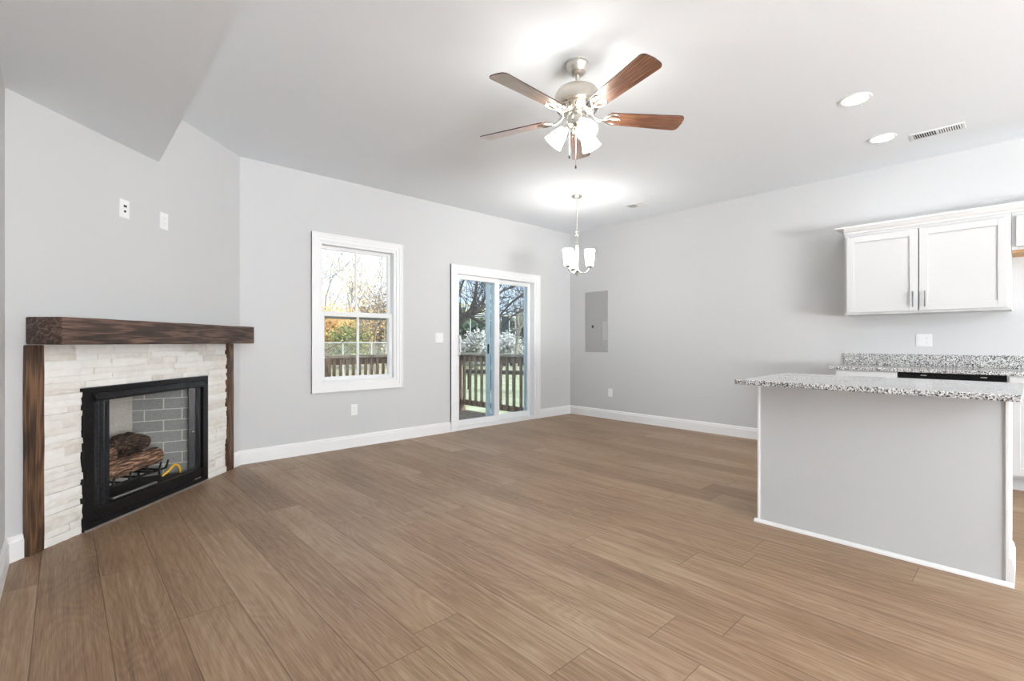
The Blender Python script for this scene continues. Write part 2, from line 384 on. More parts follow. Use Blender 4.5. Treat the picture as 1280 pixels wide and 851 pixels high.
M_WHITEPAINT = plain('white_outdoor_paint', (.80, .80, .78), .6)
M_WIRE = plain('galvanised_wire', (.55, .56, .56), .5)

# ------------------------------------------------------------------ room frame (metres, camera at the origin)
X0, Y0, ZC = 5.873, 4.948, 2.835      # right wall, back wall, ceiling
XL, X1 = -.216, 1.189                 # left wall; where the corner wall meets the back wall
YL = 3.543                            # where the corner wall meets the left wall
T = .15
WX0, WX1, WZ0, WZ1 = 1.914, 2.793, .689, 2.168     # window opening
DX0, DX1, DZ1 = 3.628, 5.089, 2.032                # door opening
C_DIAG = 2.658
DIAG_O = Vector((-C_DIAG / R2, C_DIAG / R2, 0))    # foot of the corner wall's u axis
DIAG_M = Matrix.Translation(DIAG_O) @ Matrix.Rotation(PI / 4, 4, 'Z')   # local x = u along the wall, local -y = into the room
def D(u, y=0, z=0): return DIAG_M @ Vector((u, y, z))
U_L, U_R = 2.3526, 4.3395

mb = MB(); mb.prism([(XL - T, FRONT_Y - T), (X0 + T, FRONT_Y - T), (X0 + T, Y0 + T), (XL - T, Y0 + T)], -.12, 0)
solo(mb, 'floor', M_FLOOR, (0, 0, 0), 'brown oak plank floor of the room', 'floor', kind='structure')
mb = MB(); mb.prism([(XL - T, FRONT_Y - T), (X0 + T, FRONT_Y - T), (X0 + T, Y0 + T), (XL - T, Y0 + T)], ZC, ZC + .12)
solo(mb, 'ceiling', M_CEIL, (0, 0, 0), 'flat white ceiling of the room', 'ceiling', kind='structure')
def wall_y(mb, xs, y0, y1, holes):
    """wall slab spanning xs with rectangular holes (x0,x1,z0,z1)"""
    x = xs[0]
    for (a, b_, z0, z1) in holes:
        mb.box((x, y0, 0), (a, y1, ZC))
        if z0 > 0: mb.box((a, y0, 0), (b_, y1, z0))
        mb.box((a, y0, z1), (b_, y1, ZC)); x = b_
    mb.box((x, y0, 0), (xs[1], y1, ZC)); return mb
solo(wall_y(MB(), (XL, X0), Y0, Y0 + T, [(WX0, WX1, WZ0, WZ1), (DX0, DX1, 0, DZ1)]), 'wall_back', M_WALL, (0, 0, 0), 'pale grey back wall with the window and the patio door', 'wall', kind='structure')
solo(wall_y(MB(), (XL, X0), FRONT_Y - T, FRONT_Y, FRONT_WIN), 'wall_front', M_WALL, (0, 0, 0), 'pale grey wall behind the viewer', 'wall', kind='structure')
solo(MB().box((X0, FRONT_Y - T, 0), (X0 + T, Y0 + T, ZC)), 'wall_right', M_WALL, (0, 0, 0), 'pale grey right wall behind the kitchen cabinets', 'wall', kind='structure')
mb = MB(); a0, a1, c0_, c1_ = SIDE_WIN
mb.box((XL - T, FRONT_Y - T, 0), (XL, a0, ZC)); mb.box((XL - T, a0, 0), (XL, a1, c0_)); mb.box((XL - T, a0, c1_), (XL, a1, ZC)); mb.box((XL - T, a1, 0), (XL, Y0 + T, ZC))
solo(mb, 'wall_left', M_WALL, (0, 0, 0), 'pale grey wall at the left edge', 'wall', kind='structure')
FB0, FB1, FBZ = 2.80, 3.82, .80        # rough opening of the firebox
mb = MB()
mb.prism([(U_L, 0), (FB0, 0), (FB0, .1), (U_L + .1, .1)], 0, ZC)
mb.prism([(FB1, 0), (U_R, 0), (U_R - .1, .1), (FB1, .1)], 0, ZC); mb.box((FB0, 0, FBZ), (FB1, .1, ZC))
o = mb.build('wall_diagonal', M_WALL); o.location = DIAG_O; o.rotation_euler = (0, 0, PI / 4); tag(o, 'pale grey corner wall behind the fireplace', 'wall', kind='structure')
# dropped soffit above the corner wall
SX, SZ = .505, 2.421
mb = MB(); mb.prism([(XL, FRONT_Y), (SX, FRONT_Y), (SX, SX + C_DIAG * R2), (XL, YL)], SZ, ZC)
solo(mb, 'ceiling_soffit', M_CEIL, (0, 0, 0), 'dropped ceiling soffit above the fireplace corner', 'ceiling', kind='structure')

# baseboards
BB = [(0, 0), (.016, 0), (.016, .098), (.012, .105), (.012, .116), (.006, .128), (0, .13)]
def base(name, p0, p1, out, lab):
    c = Vector((p0[0], p0[1], 0)); solo(MB().profile(BB, p0, p1, out), name, M_TRIM, c, lab, 'baseboard', kind='structure')
base('baseboard_back', (X1, Y0), (3.553, Y0), (0, -1), 'white baseboard under the window')
base('baseboard_back', (5.164, Y0), (X0, Y0), (0, -1), 'short white baseboard right of the patio door')
base('baseboard_right', (X0, Y0), (X0, 1.235), (-1, 0), 'white baseboard along the right wall')
base('baseboard_left', (XL, FRONT_Y), (XL, YL), (1, 0), 'white baseboard at the left edge')
nd = (1, -1)
base('baseboard_diagonal', D(U_L)[:2], D(2.432)[:2], nd, 'short white baseboard left of the fireplace')
base('baseboard_diagonal', D(4.21)[:2], D(U_R)[:2], nd, 'short white baseboard right of the fireplace')
base('baseboard_front', (XL, FRONT_Y), (X0, FRONT_Y), (0, 1), 'white baseboard behind the viewer')

# ------------------------------------------------------------------ window
def casing(mb, x0, x1, z0, z1, w, sides, y=Y0):
    """stepped picture-frame casing around an opening"""
    for (a, b_, y1) in ((0, w, .014), (w * .45, w, .02), (w * .8, w, .026)):
        mb.box((x0 - b_, y - y1, z0 - (b_ if 'b' in sides else 0)), (x0 - a, y, z1 + b_))
        mb.box((x1 + a, y - y1, z0 - (b_ if 'b' in sides else 0)), (x1 + b_, y, z1 + b_))
        mb.box((x0 - a, y - y1, z1 + a), (x1 + a, y, z1 + b_))
        if 'b' in sides: mb.box((x0 - a, y - y1, z0 - b_), (x1 + a, y, z0 - a))
    return mb
wo = ((WX0 + WX1) / 2, Y0, WZ0)
win = thing('window_1', 'white double hung window in the back wall', 'window', wo, kind='structure')
casing(MB(), WX0, WX1, WZ0, WZ1, .08, 'b').build('window_casing', M_TRIM, win, rel=wo)
mb = frame_rect(MB(), WX0, WX1, WZ0, WZ1, .03, Y0 - .004, Y0 + T, .03, .035)
mb.build('window_frame', M_VINYL, win, rel=wo)
fx0, fx1, fz0, fz1 = WX0 + .03, WX1 - .03, WZ0 + .035, WZ1 - .03
ZM = 1.405
up = frame_rect(MB(), fx0, fx1, ZM, fz1, .035, Y0 + .075, Y0 + .105, .035, .035, bevel=.003)
up.build('upper_sash', M_VINYL, win, rel=wo)
lo = frame_rect(MB(), fx0, fx1, fz0, ZM + .045, .04, Y0 + .03, Y0 + .065, .05, .04, bevel=.003)
lo.build('lower_sash', M_VINYL, win, rel=wo)
xm = (fx0 + fx1) / 2
for (z0, z1, y) in ((ZM + .035, fz1 - .035, Y0 + .09), (fz0 + .04, ZM - .005, Y0 + .048)):
    MB().box((xm - .011, y - .011, z0), (xm + .011, y + .011, z1), bevel=.003).build('muntin', M_VINYL, win, rel=wo)
    MB().box((fx0 + .03, y - .003, z0 - .01), (fx1 - .03, y + .003, z1 + .01)).build('window_pane', M_WINGLASS, win, rel=wo)
MB().box((fx0 + .04, Y0 + .11, ZM - .028), (fx1 - .04, Y0 + .125, ZM - .004)).build('screen_bar', M_SCREENFRAME, win, rel=wo)
MB().box((xm - .03, Y0 + .028, ZM + .045), (xm + .03, Y0 + .06, ZM + .058), bevel=.004).build('sash_lock', M_VINYL, win, rel=wo)

# ------------------------------------------------------------------ sliding patio door
do = ((DX0 + DX1) / 2, Y0, 0)
door = thing('door_1', 'white two panel sliding glass patio door', 'door', do, kind='structure')
casing(MB(), DX0, DX1, 0, DZ1, .075, '').build('door_casing', M_TRIM, door, rel=do)
frame_rect(MB(), DX0, DX1, 0, DZ1, .035, Y0 - .004, Y0 + T, .035, .045).build('door_frame', M_VINYL, door, rel=do)
px0, px1 = DX0 + .035, DX1 - .035
frame_rect(MB(), px0, 4.405, .046, DZ1 - .036, .05, Y0 + .03, Y0 + .068, .06, .075, bevel=.003).box((4.318, Y0 + .031, .12), (4.357, Y0 + .067, DZ1 - .096)).build('sliding_panel', M_VINYL, door, rel=do)
frame_rect(MB(), 4.325, px1, .046, DZ1 - .036, .05, Y0 + .078, Y0 + .116, .06, .075, bevel=.003).build('fixed_panel', M_VINYL, door, rel=do)
MB().box((px0 + .045, Y0 + .046, .115), (4.36, Y0 + .052, DZ1 - .09)).build('door_pane', M_DOORGLASS, door, rel=do)
MB().box((4.37, Y0 + .094, .115), (px1 - .045, Y0 + .1, DZ1 - .09)).build('door_pane', M_DOORGLASS, door, rel=do)
# screen door standing outside the sliding half
frame_rect(MB(), 4.245, px1, .046, DZ1 - .036, .075, Y0 + .122, Y0 + .14, .05, .07).build('screen_frame', M_EXTFRAME, door, rel=do)
h = MB(); h.tube([(px0 + .028, Y0 + .03, 1.22), (px0 + .028, Y0 - .012, 1.2), (px0 + .028, Y0 - .028, 1.14), (px0 + .028, Y0 - .028, 1.03), (px0 + .028, Y0 - .012, .97), (px0 + .028, Y0 + .03, .95)], .009, 10)
h.box((px0 + .012, Y0 + .018, .93), (px0 + .044, Y0 + .03, 1.24), bevel=.004)
h.build('door_handle', M_VINYL, door, smooth=40, rel=do)
MB().box((4.262, Y0 + .112, .97), (4.288, Y0 + .1205, 1.10), bevel=.003).build('screen_latch', M_BLACK, door, rel=do)

# ------------------------------------------------------------------ plates on the walls
def plate(name, label, cat, loc, rotz, w, h, parts, group=None):
    """local: x along the wall, -y into the room"""
    t = thing(name, label, cat, loc, rotz, group)
    MB().box((-w / 2, -.006, -h / 2), (w / 2, 0, h / 2), bevel=.002).build('cover_plate', M_PLATE, t)
    for (kind, x, z) in parts:
        if kind == 'toggle':
            MB().box((x - .008, -.0085, z - .022), (x + .008, -.006, z + .022)).build('switch_surround', M_PLATE, t)
            MB().box((x - .005, -.016, z - .002), (x + .005, -.008, z + .012), bevel=.001).build('switch_toggle', M_PLATE, t)
        elif kind == 'socket':
            s = MB(); s.lathe([(.0, 0), (.0165, 0), (.0165, .003), (0, .003)], seg=24, M=Matrix.Translation((x, -.006, z)) @ Matrix.Rotation(PI / 2, 4, 'X')); q = s.build('socket_face', M_PLATE, t)
            for dx, hh in ((-.006, .009), (.006, .007)):
                MB().box((x + dx - .001, -.0096, z - hh / 2 + .003), (x + dx + .001, -.0088, z + hh / 2 + .003)).build('socket_slot', M_GREYSLOT, q)
            MB().box((x - .002, -.0096, z - .011), (x + .002, -.0088, z - .007)).build('socket_slot', M_GREYSLOT, q)
        elif kind == 'port':
            MB().lathe([(0, 0), (.0075, 0), (.0075, .004), (0, .004)], seg=16, M=Matrix.Translation((x, -.006, z)) @ Matrix.Rotation(PI / 2, 4, 'X')).build('cable_port', M_DARKHOLE, t)
        elif kind == 'slotport':
            MB().box((x - .011, -.009, z - .007), (x + .011, -.006, z + .007)).build('cable_port', M_DARKHOLE, t)
        elif kind == 'insert':
            MB().box((x - .0165, -.009, z - .033), (x + .0165, -.006, z + .033), bevel=.001).build('plate_insert', M_PLATE, t)
        elif kind == 'screw':
            MB().lathe([(0, 0), (.003, 0), (.003, .0015), (0, .0015)], seg=10, M=Matrix.Translation((x, -.006, z)) @ Matrix.Rotation(PI / 2, 4, 'X')).build('screw', M_GREYSLOT, t)
    return t
p = D(3.072, 0, 2.003); plate('cable_plate', 'white wall plate with dark cable ports high above the mantel', 'wall plate', p, PI / 4, .075, .12, [('slotport', .002, .018), ('port', .0, -.017)])
p = D(3.416, 0, 2.008); plate('power_outlet', 'white outlet plate above mantel, nearer the back wall', 'outlet', p, PI / 4, .075, .12, [('socket', 0, .02), ('socket', 0, -.02)])
plate('light_switch', 'white double light switch beside the patio door', 'light switch', (3.387, Y0, 1.181), 0, .115, .117, [('toggle', -.023, 0), ('toggle', .023, 0)])
plate('power_outlet', 'white wall outlet low on the wall under the window', 'outlet', (2.289, Y0, .40), 0, .073, .118, [('socket', 0, .02), ('socket', 0, -.02)])
plate('power_outlet', 'white wall outlet below the grey electrical panel', 'outlet', (X0, 4.183, .385), -PI / 2, .073, .118, [('insert', 0, 0)])
plate('power_outlet', 'wide white outlet plate above the granite backsplash', 'outlet', (X0, .666, 1.146), -PI / 2, .117, .118, [('insert', -.023, 0), ('socket', .023, .02), ('socket', .023, -.02)])

# ------------------------------------------------------------------ electrical panel
ep = thing('electrical_panel', 'flush grey electrical breaker panel on the right wall', 'electrical panel', (X0, 4.434, 1.43), -PI / 2)
MB().box((-.208, -.008, -.455), (.208, 0, .455), bevel=.002).build('panel_cover', M_PANEL, ep)
dr = MB().box((-.145, -.014, -.36), (.10, -.008, .20), bevel=.002).build('panel_door', M_PANEL, ep)
MB().box((-.075, -.02, -.09), (-.045, -.014, -.05), bevel=.003).build('latch', M_BLACK, dr)
MB().box((.115, -.011, -.27), (.195, -.008, .0), bevel=.001).build('label_strip', M_PANELLIGHT, ep)

# ------------------------------------------------------------------ fireplace: stone, mantel, firebox, logs
FU = 3.32
def dthing(name, label, cat, u=FU, y=0, z=0, group=None):
    return thing(name, label, cat, D(u, y, z), PI / 4, group)
def rough_stone(mb, u0, u1, z0, z1, d):
    """one split faced stone: a box whose front is a jittered grid"""
    nx = max(2, int((u1 - u0) / .022)); nz = max(2, int((z1 - z0) / .016)); g = []
    seed = random.random() * 100
    for j in range(nz + 1):
        row = []
        for i in range(nx + 1):
            u = u0 + (u1 - u0) * i / nx; z = z0 + (z1 - z0) * j / nz
            e = i in (0, nx) or j in (0, nz)
            y = -d - .007 * mnoise.noise(Vector((u * 28, z * 40, seed))) - random.uniform(0, .002) + (.0045 if e else 0)
            row.append(mb.bm.verts.new((u, min(y, -.004), z)))
        g.append(row)
    for j in range(nz):
        for i in range(nx): mb.bm.faces.new((g[j][i], g[j][i + 1], g[j + 1][i + 1], g[j + 1][i]))
    bk = {}
    def back(v):
        if v not in bk: bk[v] = mb.bm.verts.new((v.co.x, 0, v.co.z))
        return bk[v]
    ring = g[0][:-1] + [r[-1] for r in g[:-1]] + list(reversed(g[-1][1:])) + [r[0] for r in reversed(g[1:])]
    for a, b_ in zip(ring, ring[1:] + ring[:1]): mb.bm.faces.new((b_, a, back(a), back(b_)))
mb = MB(); z = 0.0; rows = []
SU0, SU1, STOP, FZ = 2.527, 4.114, 1.113, .858
while z < STOP - .001:
    hh = random.choice((.034, .040, .046, .052)) if z < FZ else random.choice((.038, .045, .05))
    z1 = z + hh
    for lim in (FZ, STOP):
        if z < lim - .001 and z1 > lim - .022: z1 = lim
    rows.append((z, z1)); z = z1
for (z0, z1) in rows:
    spans = [(SU0, 2.755), (3.864, SU1)] if z0 < FZ - .001 else [(SU0, SU1)]
    for (a, b_) in spans:
        u = a
        while u < b_ - .001:
            w = random.uniform(.10, .34); e = u + w
            if e > b_ - .07: e = b_
            rough_stone(mb, u, e - (.0008 if e < b_ else 0), z0, z1 - .0008, random.uniform(.010, .028)); u = e
bmesh.ops.translate(mb.bm, vec=(-FU, 0, 0), verts=mb.bm.verts)
o = mb.build('stone_surround', M_STONE, None, smooth=35); o.location = D(FU); o.rotation_euler = (0, 0, PI / 4)
tag(o, 'stacked white ledger stone surround around the firebox', 'fireplace surround')
man = dthing('fireplace_mantel', 'dark stained rough timber mantel beam on two posts', 'mantel')
def timber(u0, u1, y0, y1, z0, z1, n, axis, amp):
    """sawn timber with slightly uneven faces"""
    mb = MB(); mb.box((u0 - FU, y0, z0), (u1 - FU, y1, z1))
    es = [e for e in mb.bm.edges if abs((e.verts[0].co - e.verts[1].co)[axis]) > 1e-4]
    bmesh.ops.subdivide_edges(mb.bm, edges=es, cuts=n, use_grid_fill=True)
    bmesh.ops.bevel(mb.bm, geom=[e for e in mb.bm.edges if len(e.link_faces) == 2 and e.calc_face_angle(0) > 1], offset=.004, segments=2, affect='EDGES')
    for v in mb.bm.verts:
        d = mnoise.noise_vector(v.co * 6 + Vector((u0, 0, 0))) * amp
        v.co += Vector((d.x, min(0, d.y) if v.co.y > -.001 else d.y, d.z if axis == 0 else 0))
    return mb
timber(2.450, 4.232, -.2, 0, 1.115, 1.262, 40, 0, .0025).build('mantel_beam', M_MANTEL, man)
timber(2.437, 2.525, -.032, 0, 0, 1.113, 30, 2, .002).build('post', M_POST, man)
timber(4.116, 4.203, -.032, 0, 0, 1.113, 30, 2, .002).build('post', M_POST, man)

fb = dthing('gas_firebox', 'black metal gas firebox set in white stone', 'fireplace')
def fbox(mb, u0, u1, y0, y1, z0, z1, bevel=.002): return mb.box((u0 - FU, y0, z0), (u1 - FU, y1, z1), bevel=bevel)
mb = MB(); fbox(mb, 2.76, 2.822, -.03, .0, .0, .853); fbox(mb, 3.80, 3.86, -.03, .0, .0, .853); fbox(mb, 2.822, 3.80, -.03, 0, .80, .853); fbox(mb, 2.822, 3.80, -.03, 0, .0, .035)
mb.build('face_frame', M_BLACK, fb)
mb = MB(); mb.profile([(0, 0), (.012, 0), (.03, -.03), (.03, -.04), (.02, -.045), (.0, -.03)], (2.81 - FU, -.028), (3.80 - FU, -.028), (0, -1))
bmesh.ops.translate(mb.bm, vec=(0, 0, .815), verts=mb.bm.verts); mb.build('hood', M_BLACK, fb)
mb = MB(); fbox(mb, 2.822, 3.80, -.02, .0, .035, .105); mb.build('lower_panel', M_BLACK, fb)
mb = MB(); fbox(mb, 2.822, 3.80, -.034, .0, .105, .118); mb.build('door_track', M_BLACK, fb)
mb = MB(); fbox(mb, 3.70, 3.775, -.0315, -.0295, .045, .051, 0); mb.build('nameplate', M_STEEL, fb)
# firebrick liner, narrower at the back
BD = .37
def slab(p0, p1, z0, z1, th, name, mat):
    (u0, y0), (u1, y1) = p0, p1; d = Vector((u1 - u0, y1 - y0)).normalized(); n = Vector((-d.y, d.x)) * th
    return MB().prism([(u0 - FU, y0), (u1 - FU, y1), (u1 - FU + n.x, y1 + n.y), (u0 - FU + n.x, y0 + n.y)], z0, z1).build(name, mat, fb)
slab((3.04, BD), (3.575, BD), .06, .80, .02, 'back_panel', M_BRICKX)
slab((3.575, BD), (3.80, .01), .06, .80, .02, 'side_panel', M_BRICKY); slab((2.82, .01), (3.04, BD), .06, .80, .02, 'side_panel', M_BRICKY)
MB().prism([(2.81 - FU, .0), (3.81 - FU, .0), (3.6 - FU, BD + .02), (3.02 - FU, BD + .02)], .05, .09).build('hearth_floor', M_BLACKIRON, fb)
MB().prism([(2.81 - FU, .0), (3.81 - FU, .0), (3.6 - FU, BD + .02), (3.02 - FU, BD + .02)], .79, .81).build('firebox_top', M_BLACKIRON, fb)
# folded glass doors at each side
def fold_door(pts):
    d = None
    mb = MB(); gl = MB()
    for (a, b_) in zip(pts, pts[1:]):
        dv = Vector((b_[0] - a[0], b_[1] - a[1], 0)); L_ = dv.length; ang = math.atan2(dv.y, dv.x)
        Mx = Matrix.Translation((a[0] - FU, a[1], .119)) @ Matrix.Rotation(ang, 4, 'Z')
        frame_rect(mb, 0, L_, 0, .655, .008, -.005, .005, .02, .02, Mx)
        gl.box((.007, -.002, .015), (L_ - .007, .002, .64), Mx)
    d = mb.build('folding_door', M_BLACK, fb); gl.build('door_glass', M_BLACKGLASS, d)
fold_door([(2.828, -.010), (2.846, -.036), (2.866, -.008), (2.885, -.034), (2.906, -.008), (2.924, -.034)])
fold_door([(3.792, -.012), (3.762, .035), (3.742, -.004), (3.715, .03)])
MB().lathe([(0, 0), (.006, 0), (.009, .008), (.006, .014), (0, .014)], seg=12, M=Matrix.Translation((3.72 - FU, .005, .42)) @ Matrix.Rotation(PI / 2, 4, 'X')).build('door_knob', M_STEEL, fb)
mb = MB(); mb.box((2.756 - FU, -.046, 0), (3.864 - FU, -.0325, .012), bevel=.002)
o = mb.build('hearth_trim', M_STEEL); o.location = D(FU); o.rotation_euler = (0, 0, PI / 4); tag(o, 'thin silver strip along the floor before the firebox', 'trim strip')
# grate
gr = dthing('fire_grate', 'black iron log grate standing inside the firebox', 'grate', 3.3, .19, .09)
mb = MB()
for y in (-.06, .1): mb.tube([(-.27, y, .075), (.27, y, .075)], .008, 8)
mb.build('grate_rail', M_BLACKIRON, gr, smooth=40)
for u in (-.22, -.09, .05, .18, .25):
    MB().tube([(u, .12, .075), (u, -.06, .075), (u, -.105, .09), (u, -.122, .15)], [.008, .008, .008, .006], 8).build('prong', M_BLACKIRON, gr, smooth=40)
for u in (-.24, .24):
    for y in (-.06, .1): MB().tube([(u, y, 0), (u, y, .075)], .008, 8).build('leg', M_BLACKIRON, gr)
# burner
o = MB().box((-.19, -.014, 0), (.19, .014, .018), bevel=.004); o = o.build('gas_burner', M_STEEL); o.location = D(3.25, .075, .09); o.rotation_euler = (0, 0, PI / 4); tag(o, 'grey metal burner bar in front of the log grate', 'burner')
# hose
hz = [(0, 0, .02), (.04, -.02, .05), (.09, -.01, .07), (.13, .0, .075), (.16, -.005, .06), (.17, -.012, .03), (.17, -.012, .0)]
mb = MB(); mb.tube(hz, .009, 10); o = mb.build('gas_hose', M_YELLOW, None, smooth=60); o.location = D(3.53, .10, .10); o.rotation_euler = (0, 0, PI / 4); tag(o, 'yellow hose at the right end of the logs', 'hose')
def log(p0, p1, r0, r1, mat, label, bend=.02, seed=0):
    """uneven ceramic log between two points (u, depth, z)"""
    a, b_ = Vector(p0), Vector(p1); n = 26; pts = []; rad = []
    for i in range(n + 1):
        t = i / n; q = a.lerp(b_, t) + Vector((0, 0, math.sin(t * PI) * bend)) ; pts.append(q - a)
        e = 1 if 0 < i < n else .8
        rad.append((r0 + (r1 - r0) * t) * e * (1 + .10 * mnoise.noise(Vector((t * 6, seed, 0)))))
    mb = MB(); mb.tube(pts, rad, 22)
    ax = (b_ - a).normalized()
    for v in mb.bm.verts:
        w = v.co; k = w.dot(ax); rr = w - ax * k
        v.co += rr * (.16 * mnoise.noise(Vector((w.x * 9, w.y * 42, w.z * 42)) + Vector((seed, 0, 0))) + .08 * mnoise.noise(w * 60))
    o = mb.build('fire_log', mat, None, smooth=50); o.location = D(*p0); o.rotation_euler = (0, 0, PI / 4)
    tag(o, label, 'log')
    return o
log((3.02, .155, .255), (3.57, .165, .275), .062, .058, M_BARK, 'thick brown front log lying along the grate', .0, 1)
log((3.05, .29, .29), (3.52, .28, .30), .066, .058, M_CHAR, 'dark charred log at the back of the grate', .0, 5)
log((2.98, .20, .365), (3.20, .19, .362), .05, .044, M_BARK, 'short brown log stub on the left of the pile', .0, 9)
log((3.20, .27, .37), (3.45, .15, .385), .058, .048, M_CHAR, 'arched charred log lying across the top of the pile', .05, 13)
log((3.30, .20, .372), (3.52, .25, .36), .034, .028, M_CHAR, 'slim charred branch on top, toward the right of the pile', .01, 21)
log((3.16, .27, .36), (3.08, .32, .42), .042, .036, M_CHAR, 'small blackened log end behind the brown stub', .0, 17)

# ------------------------------------------------------------------ ceiling fan
FX, FY = 2.302, 1.884
fan = thing('ceiling_fan', 'brushed nickel ceiling fan with five reddish brown blades', 'ceiling fan', (FX, FY, 2.835))
def L(mb, prof, **k): return mb.lathe([(r, z - 2.835) for r, z in prof], **k)
L(MB(), [(0, 2.835), (.066, 2.835), (.071, 2.826), (.069, 2.815), (.056, 2.785), (.050, 2.774), (.044, 2.772), (.038, 2.762), (.024, 2.756), (0, 2.756)], seg=40).build('canopy', M_NICKEL, fan, smooth=40)
L(MB(), [(0, 2.76), (.012, 2.76), (.012, 2.69), (0, 2.69)], seg=20).build('downrod', M_NICKEL, fan, smooth=40)
L(MB(), [(0, 2.698), (.03, 2.697), (.04, 2.693), (.085, 2.683), (.118, 2.664), (.136, 2.637), (.14, 2.60), (.138, 2.575), (.128, 2.565), (0, 2.565)], seg=48).build('motor_housing', M_NICKEL, fan, smooth=40)
vent = L(MB(), [(0, 2.566), (.12, 2.566), (.125, 2.55), (.10, 2.527), (.07, 2.52), (0, 2.52)], seg=48).build('vent_ring', M_NICKELPALE, fan, smooth=40)
for k in range(20):
    a = 2 * PI * k / 20; M = Matrix.Rotation(a, 4, 'Z') @ Matrix.Translation((.1145, 0, 2.5395 - 2.835)) @ Matrix.Rotation(math.radians(-43), 4, 'Y')
    MB().box((-.011, -.0042, -.0015), (.011, .0042, .0015), M).build('vent_slot', M_DARKHOLE, vent)
L(MB(), [(0, 2.522), (.055, 2.522), (.06, 2.512), (.062, 2.47), (.06, 2.452), (.05, 2.44), (.03, 2.434), (.028, 2.405), (.018, 2.395), (0, 2.392)], seg=40).build('switch_housing', M_NICKELPALE, fan, smooth=40)
def rounded(pts_w, n=6):
    return pts_w
def blade_outline():
    r0, r1, w0, w1, c = .185, .672, .052, .069, .032
    pts = [(r0, -w0 * .55), (r0 + .02, -w0)]
    pts += [(r0 + .02 + (r1 - c - r0 - .02) * t, -(w0 + (w1 - w0) * t)) for t in (.33, .66, 1)]
    pts += [(r1 - c + c * math.sin(a), -w1 + c - c * math.cos(a)) for a in (.4, .8, 1.2, PI / 2)]
    up = [(x, -y) for x, y in reversed(pts)]
    return pts + [(r1 + .004, 0)] + up
BLZ = 2.508 - 2.835
def blade_iron():
    mb = MB()
    # curved arm with a forked, leaf shaped plate under the blade
    mb.tube([(.09, 0, .022), (.115, 0, .0), (.14, 0, -.016), (.17, 0, -.014), (.20, 0, -.007)], [.010, .011, .010, .009, .008], 8)
    for s in (-1, 1):
        mb.tube([(.165, 0, -.010), (.185, s * .024, -.008), (.205, s * .040, -.006), (.235, s * .043, -.006), (.255, s * .034, -.006)], [.007, .008, .008, .007, .004], 8)
    mb.tube([(.19, 0, -.007), (.235, 0, -.006), (.27, 0, -.006)], [.008, .008, .004], 8)
    return mb
blade0 = iron0 = None
for k in range(5):
    a = math.radians(180.8 + 72 * k); M = Matrix.Rotation(a, 4, 'Z'); Mp = Matrix.Rotation(math.radians(-12), 4, 'X')
    if blade0 is None:
        mb = MB(); mb.prism(blade_outline(), -.003, .003); blade0 = mb.build('blade', M_BLADE, fan)
        blade0.data.materials.append(M_BLADEEDGE)
        for f in blade0.data.polygons:
            if abs(f.normal.z) < .5: f.material_index = 1
        iron0 = blade_iron().build('blade_iron', M_NICKELPALE, fan, smooth=50)
        b, i = blade0, iron0
    else:
        b = blade0.copy(); COL.objects.link(b); i = iron0.copy(); COL.objects.link(i)
    b.matrix_local = Matrix.Translation((0, 0, BLZ)) @ M @ Mp; i.matrix_local = Matrix.Translation((0, 0, BLZ)) @ M @ Mp
# light kit: three bell shades
def bell():
    return [(.020, 0), (.026, -.006), (.034, -.022), (.044, -.05), (.050, -.075), (.056, -.098), (.062, -.112), (.059, -.112), (.053, -.098), (.047, -.075), (.041, -.05), (.031, -.022), (.02, -.008)]
for az in (242, 2, 122):
    M = Matrix.Translation((0, 0, 2.445 - 2.835)) @ Matrix.Rotation(math.radians(az), 4, 'Z')
    arm = MB().tube([M @ Vector(q) for q in ((.045, 0, .01), (.068, 0, .008), (.084, 0, -.008))], [.013, .013, .016], 12).build('light_arm', M_NICKELPALE, fan, smooth=50)
    Ms = M @ Matrix.Translation((.078, 0, -.004)) @ Matrix.Rotation(math.radians(-41), 4, 'Y')
    MB().lathe([(0, .012), (.024, .01), (.026, -.012), (.0, -.014)], seg=24, M=Ms).build('shade_cap', M_NICKELPALE, fan, smooth=40)
    sh = MB().lathe(bell(), seg=32, M=Ms, caps=False).build('lamp_shade', M_FANGLASS, fan, smooth=60)
    MB().lathe([(0, -.02), (.014, -.025), (.022, -.05), (.024, -.065), (.016, -.083), (0, -.088)], seg=20, M=Ms).build('bulb', M_FANGLASS, sh, smooth=60)
for (dx, dy, z0, z1) in ((-.054, .016, 2.45, 2.265), (-.034, -.016, 2.45, 2.2)):
    c = MB(); c.tube([(dx, dy, z0 - 2.835), (dx, dy, z1 - 2.835)], .0016, 6); ch = c.build('pull_chain', M_NICKELPALE, fan)
    MB().lathe([(0, 0), (.003, 0), (.006, -.012), (.005, -.022), (0, -.024)], (dx, dy, z1 - 2.835), 12).build('chain_pull', M_DARKHOLE, ch, smooth=50)

